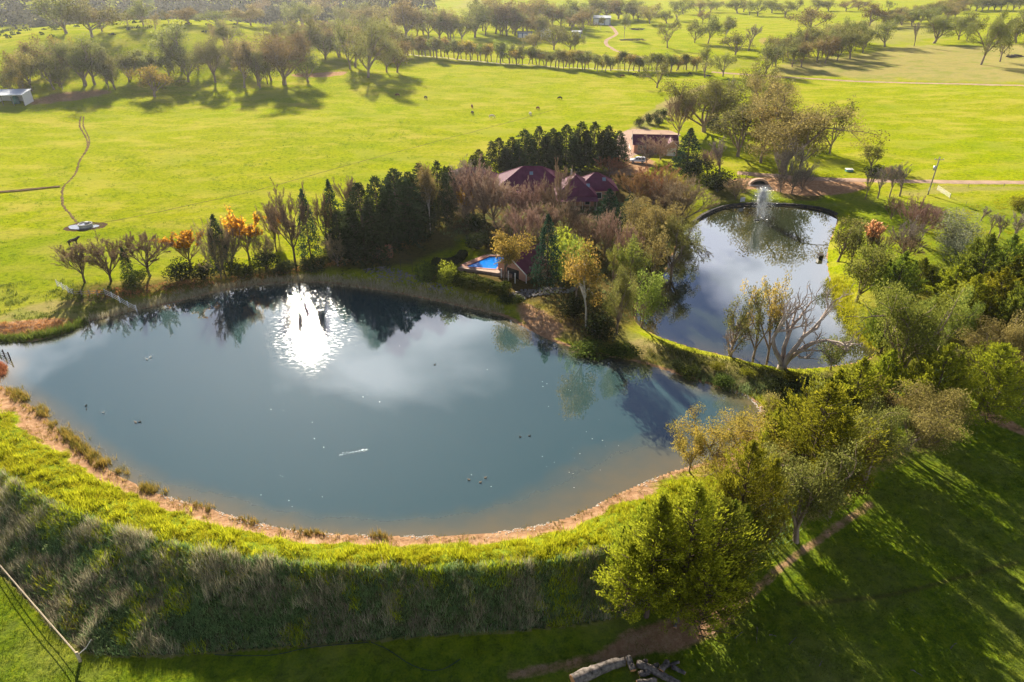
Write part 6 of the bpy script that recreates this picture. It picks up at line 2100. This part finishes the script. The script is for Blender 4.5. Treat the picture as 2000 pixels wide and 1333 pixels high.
# low pale culvert wall with a dark arch below the drive
x_, y_, z_ = gp(1482, 362)
cv = thing('culvert', 'low stone culvert with a dark arched opening below the drive', 'culvert', (x_, y_, z_))
st = simple('culvert_stone', (.42, .28, .20), .9, .25, 2)
V = []; k = 12; 
for i in range(k + 1):
    a = math.pi * i / k; V += [(-2.0 * math.cos(a), -.2, 1.25 * math.sin(a)), (-2.7 * math.cos(a), -.2, 1.75 * math.sin(a)), (-2.7 * math.cos(a), 1.2, 1.75 * math.sin(a)), (-2.0 * math.cos(a), 1.2, 1.25 * math.sin(a))]
Fc = [(4 * i + q, 4 * i + (q + 1) % 4, 4 * i + 4 + (q + 1) % 4, 4 * i + 4 + q) for i in range(k) for q in range(4)]
mesh_obj('arch', V, Fc, st, cv)
MB().box(-2.0, 2.0, .9, 1.0, -.3, 1.2).build('opening', BLACK, cv)  # solid black panel stands in for the shade inside the arch
MB().box(-2.9, 2.9, -.9, -.3, -.4, .18).build('sill', simple('pale_sill', (.6, .5, .42), .9, .15), cv)

# ------------------------------------------------------------------ logs, stumps and fallen sticks
LOGM = simple('weathered_log', (.15, .13, .115), .95, .8, 2.6, 0, .8, .05)
CUT = simple('cut_wood', (.55, .26, .12), .8, .25, 6)
def log(ax, ay, bx, by, r0, r1, label, lift=0.0, bend=.2, cat='log', cut=True):
    a = gp(ax, ay); b = gp(bx, by)
    t = thing(cat.replace(' ', '_'), label, cat, a)
    n = 15; pts = []
    for i in range(n):
        f = i / (n - 1); x = a[0] + (b[0] - a[0]) * f; y = a[1] + (b[1] - a[1]) * f
        rr = r0 + (r1 - r0) * f
        pts.append((x - a[0] + bend * math.sin(f * 5) * .5, y - a[1] + bend * math.sin(f * 3.1), hz(x, y) - a[2] + rr * .85 + lift + .06 * math.sin(f * 9)))
    m = MB().path(pts, r0, r1, 12)
    m.V = [(v[0] + random.uniform(-.03, .03) * r0, v[1] + random.uniform(-.13, .13) * r0, v[2] + random.uniform(-.13, .13) * r0) for v in m.V]
    m.build('trunk', LOGM, t, True)
    if cut:
        d = Vector(pts[-1]) - Vector(pts[-2]); d.normalize(); e = Vector(pts[-1])
        MB().rod(tuple(e + d * .002), tuple(e + d * .03), r1 * .97, r1 * .9, 12).build('cut_face', CUT, t)
        d = Vector(pts[0]) - Vector(pts[1]); d.normalize(); e = Vector(pts[0])
        MB().rod(tuple(e + d * .002), tuple(e + d * .03), r0 * .97, r0 * .9, 12).build('cut_face', CUT, t)
    return t
log(1118, 1338, 1222, 1298, .62, .42, 'thick pale fallen trunk at the bottom edge, left of the log pile', 0, .3)
log(1243, 1303, 1330, 1345, .36, .28, 'long grey log slanting right at the bottom edge', .15, .15)
log(1226, 1292, 1236, 1318, .30, .30, 'short brown log leaning upright in the log pile', .3, 0)
log(1246, 1300, 1262, 1297, .2, .2, 'small grey billet at the top of the log pile', .2, 0)
log(1264, 1312, 1284, 1306, .2, .2, 'small grey billet in the middle of the log pile', .3, 0)
log(1248, 1322, 1266, 1318, .28, .28, 'round log with an orange cut end in the log pile', .1, 0)
log(1290, 1318, 1302, 1300, .3, .24, 'split grey slab standing right in the log pile', .3, 0)
log(1244, 1338, 1280, 1334, .3, .28, 'pale log lying at the bottom edge in the log pile', 0, 0)
log(1312, 1306, 1338, 1318, .22, .16, 'grey offcut lying right of the log pile', 0, .05)
log(1300, 1304, 1326, 1296, .18, .14, 'pale offcut lying above the other right of the log pile', 0, .05)
log(1318, 1228, 1319, 1212, .17, .17, 'short white post-like stump at the foot of the huge cypress', 0, 0, 'stump')
STICKS = [((1424, 1205), (1443, 1180), 'pale forked stick beside the bare earth patch'), ((1435, 1248), (1452, 1236), 'pale stick on the grass right of the earth patch'), ((1478, 1226), (1479, 1258), 'curved pale stick standing out right of the earth patch'),
          ((1541, 1260), (1558, 1246), 'curved pale stick left of centre in the lower right paddock'), ((1856, 1268), (1869, 1258), 'short thick pale stick in the lower right paddock'), ((1778, 1310), (1802, 1322), 'long curved pale stick near the bottom right edge'),
          ((1600, 1302), (1607, 1293), 'tiny pale stick near the bottom of the lower right paddock'), ((1502, 1242), (1517, 1244), 'thin pale stick just left of the curved one'), ((1441, 1130), (1446, 1117), 'pale stick in the shade above the earth patch'),
          ((246, 583), (256, 590), 'pale driftwood branch on the far bank of the dam')]
for a, b, lab in STICKS: log(*a, *b, .05, .02, lab, 0, .12, 'stick', False)
# black poly pipe lying along the foot of the wall
hose = simple('black_hose', (.015, .03, .035), .5, .1)
def pipe(pl, label):
    P = chaikin([gp(a, b)[:2] for a, b in pl], 2, False)
    o = MB().path([(x, y, hz(x, y) + .06) for x, y in P], .03, .03, 6).build('hose', hose, None, True); tag(o, label, 'hose')
pipe([(420, 1280), (500, 1283), (545, 1280), (590, 1268), (640, 1262), (720, 1256)], 'black hose lying along the left foot of the dam wall')
pipe([(725, 1256), (760, 1270), (800, 1300), (840, 1313), (870, 1308), (900, 1288)], 'black hose looping across the shaded grass below the dam wall')
# brush heaps in the far paddock
for px, py, w, lab in ((1238, 80, 46, 'long heap of grey felled timber in the pale far paddock'), (1245, 59, 22, 'smaller heap of grey felled timber above the long one'), (1980, 112, 28, 'heap of felled timber under the far right gums')):
    x, y, z = gp(px, py); t = thing('timber_heap', lab, 'timber heap', (x, y, z)); d = y * _cP + (CAMH - z) * _sP; W = w * d / FPX
    for i in range(26):
        a = random.uniform(-.5, .5) + (3.14 if random.random() < .5 else 0); L = random.uniform(2, 5); cx = random.uniform(-W / 2, W / 2); cy = random.uniform(-2, 2); hz_ = random.uniform(.1, 1.5) * (1 - abs(cx) / W)
        MB().rod((cx - L / 2 * math.cos(a), cy - L / 2 * math.sin(a), hz_), (cx + L / 2 * math.cos(a), cy + L / 2 * math.sin(a), hz_ + random.uniform(-.2, .5)), .2, .12, 5).build('timber', LOGM, t)
# ------------------------------------------------------------------ air
def add_haze():
    me = bpy.data.meshes.new('haze')
    bm = bmesh.new(); bmesh.ops.create_cube(bm, size=1.0); bm.to_mesh(me); bm.free()
    m = bpy.data.materials.new('haze_air'); m.use_nodes = True
    n, l = m.node_tree.nodes, m.node_tree.links; n.clear()
    o = n.new('ShaderNodeOutputMaterial'); v = n.new('ShaderNodeVolumePrincipled')
    v.inputs['Color'].default_value = (.93, .96, 1.0, 1); v.inputs['Density'].default_value = HAZE
    v.inputs['Anisotropy'].default_value = .72
    l.new(v.outputs[0], o.inputs['Volume'])
    me.materials.append(m)
    ob = link(bpy.data.objects.new('haze', me))
    ob.scale = (5400, 5400, 190); ob.location = (0, 0, 85)
    ob['kind'] = 'stuff'; ob['label'] = 'pale backlit haze over the far hills'; ob['category'] = 'haze'
HAZE = .000075
add_haze()
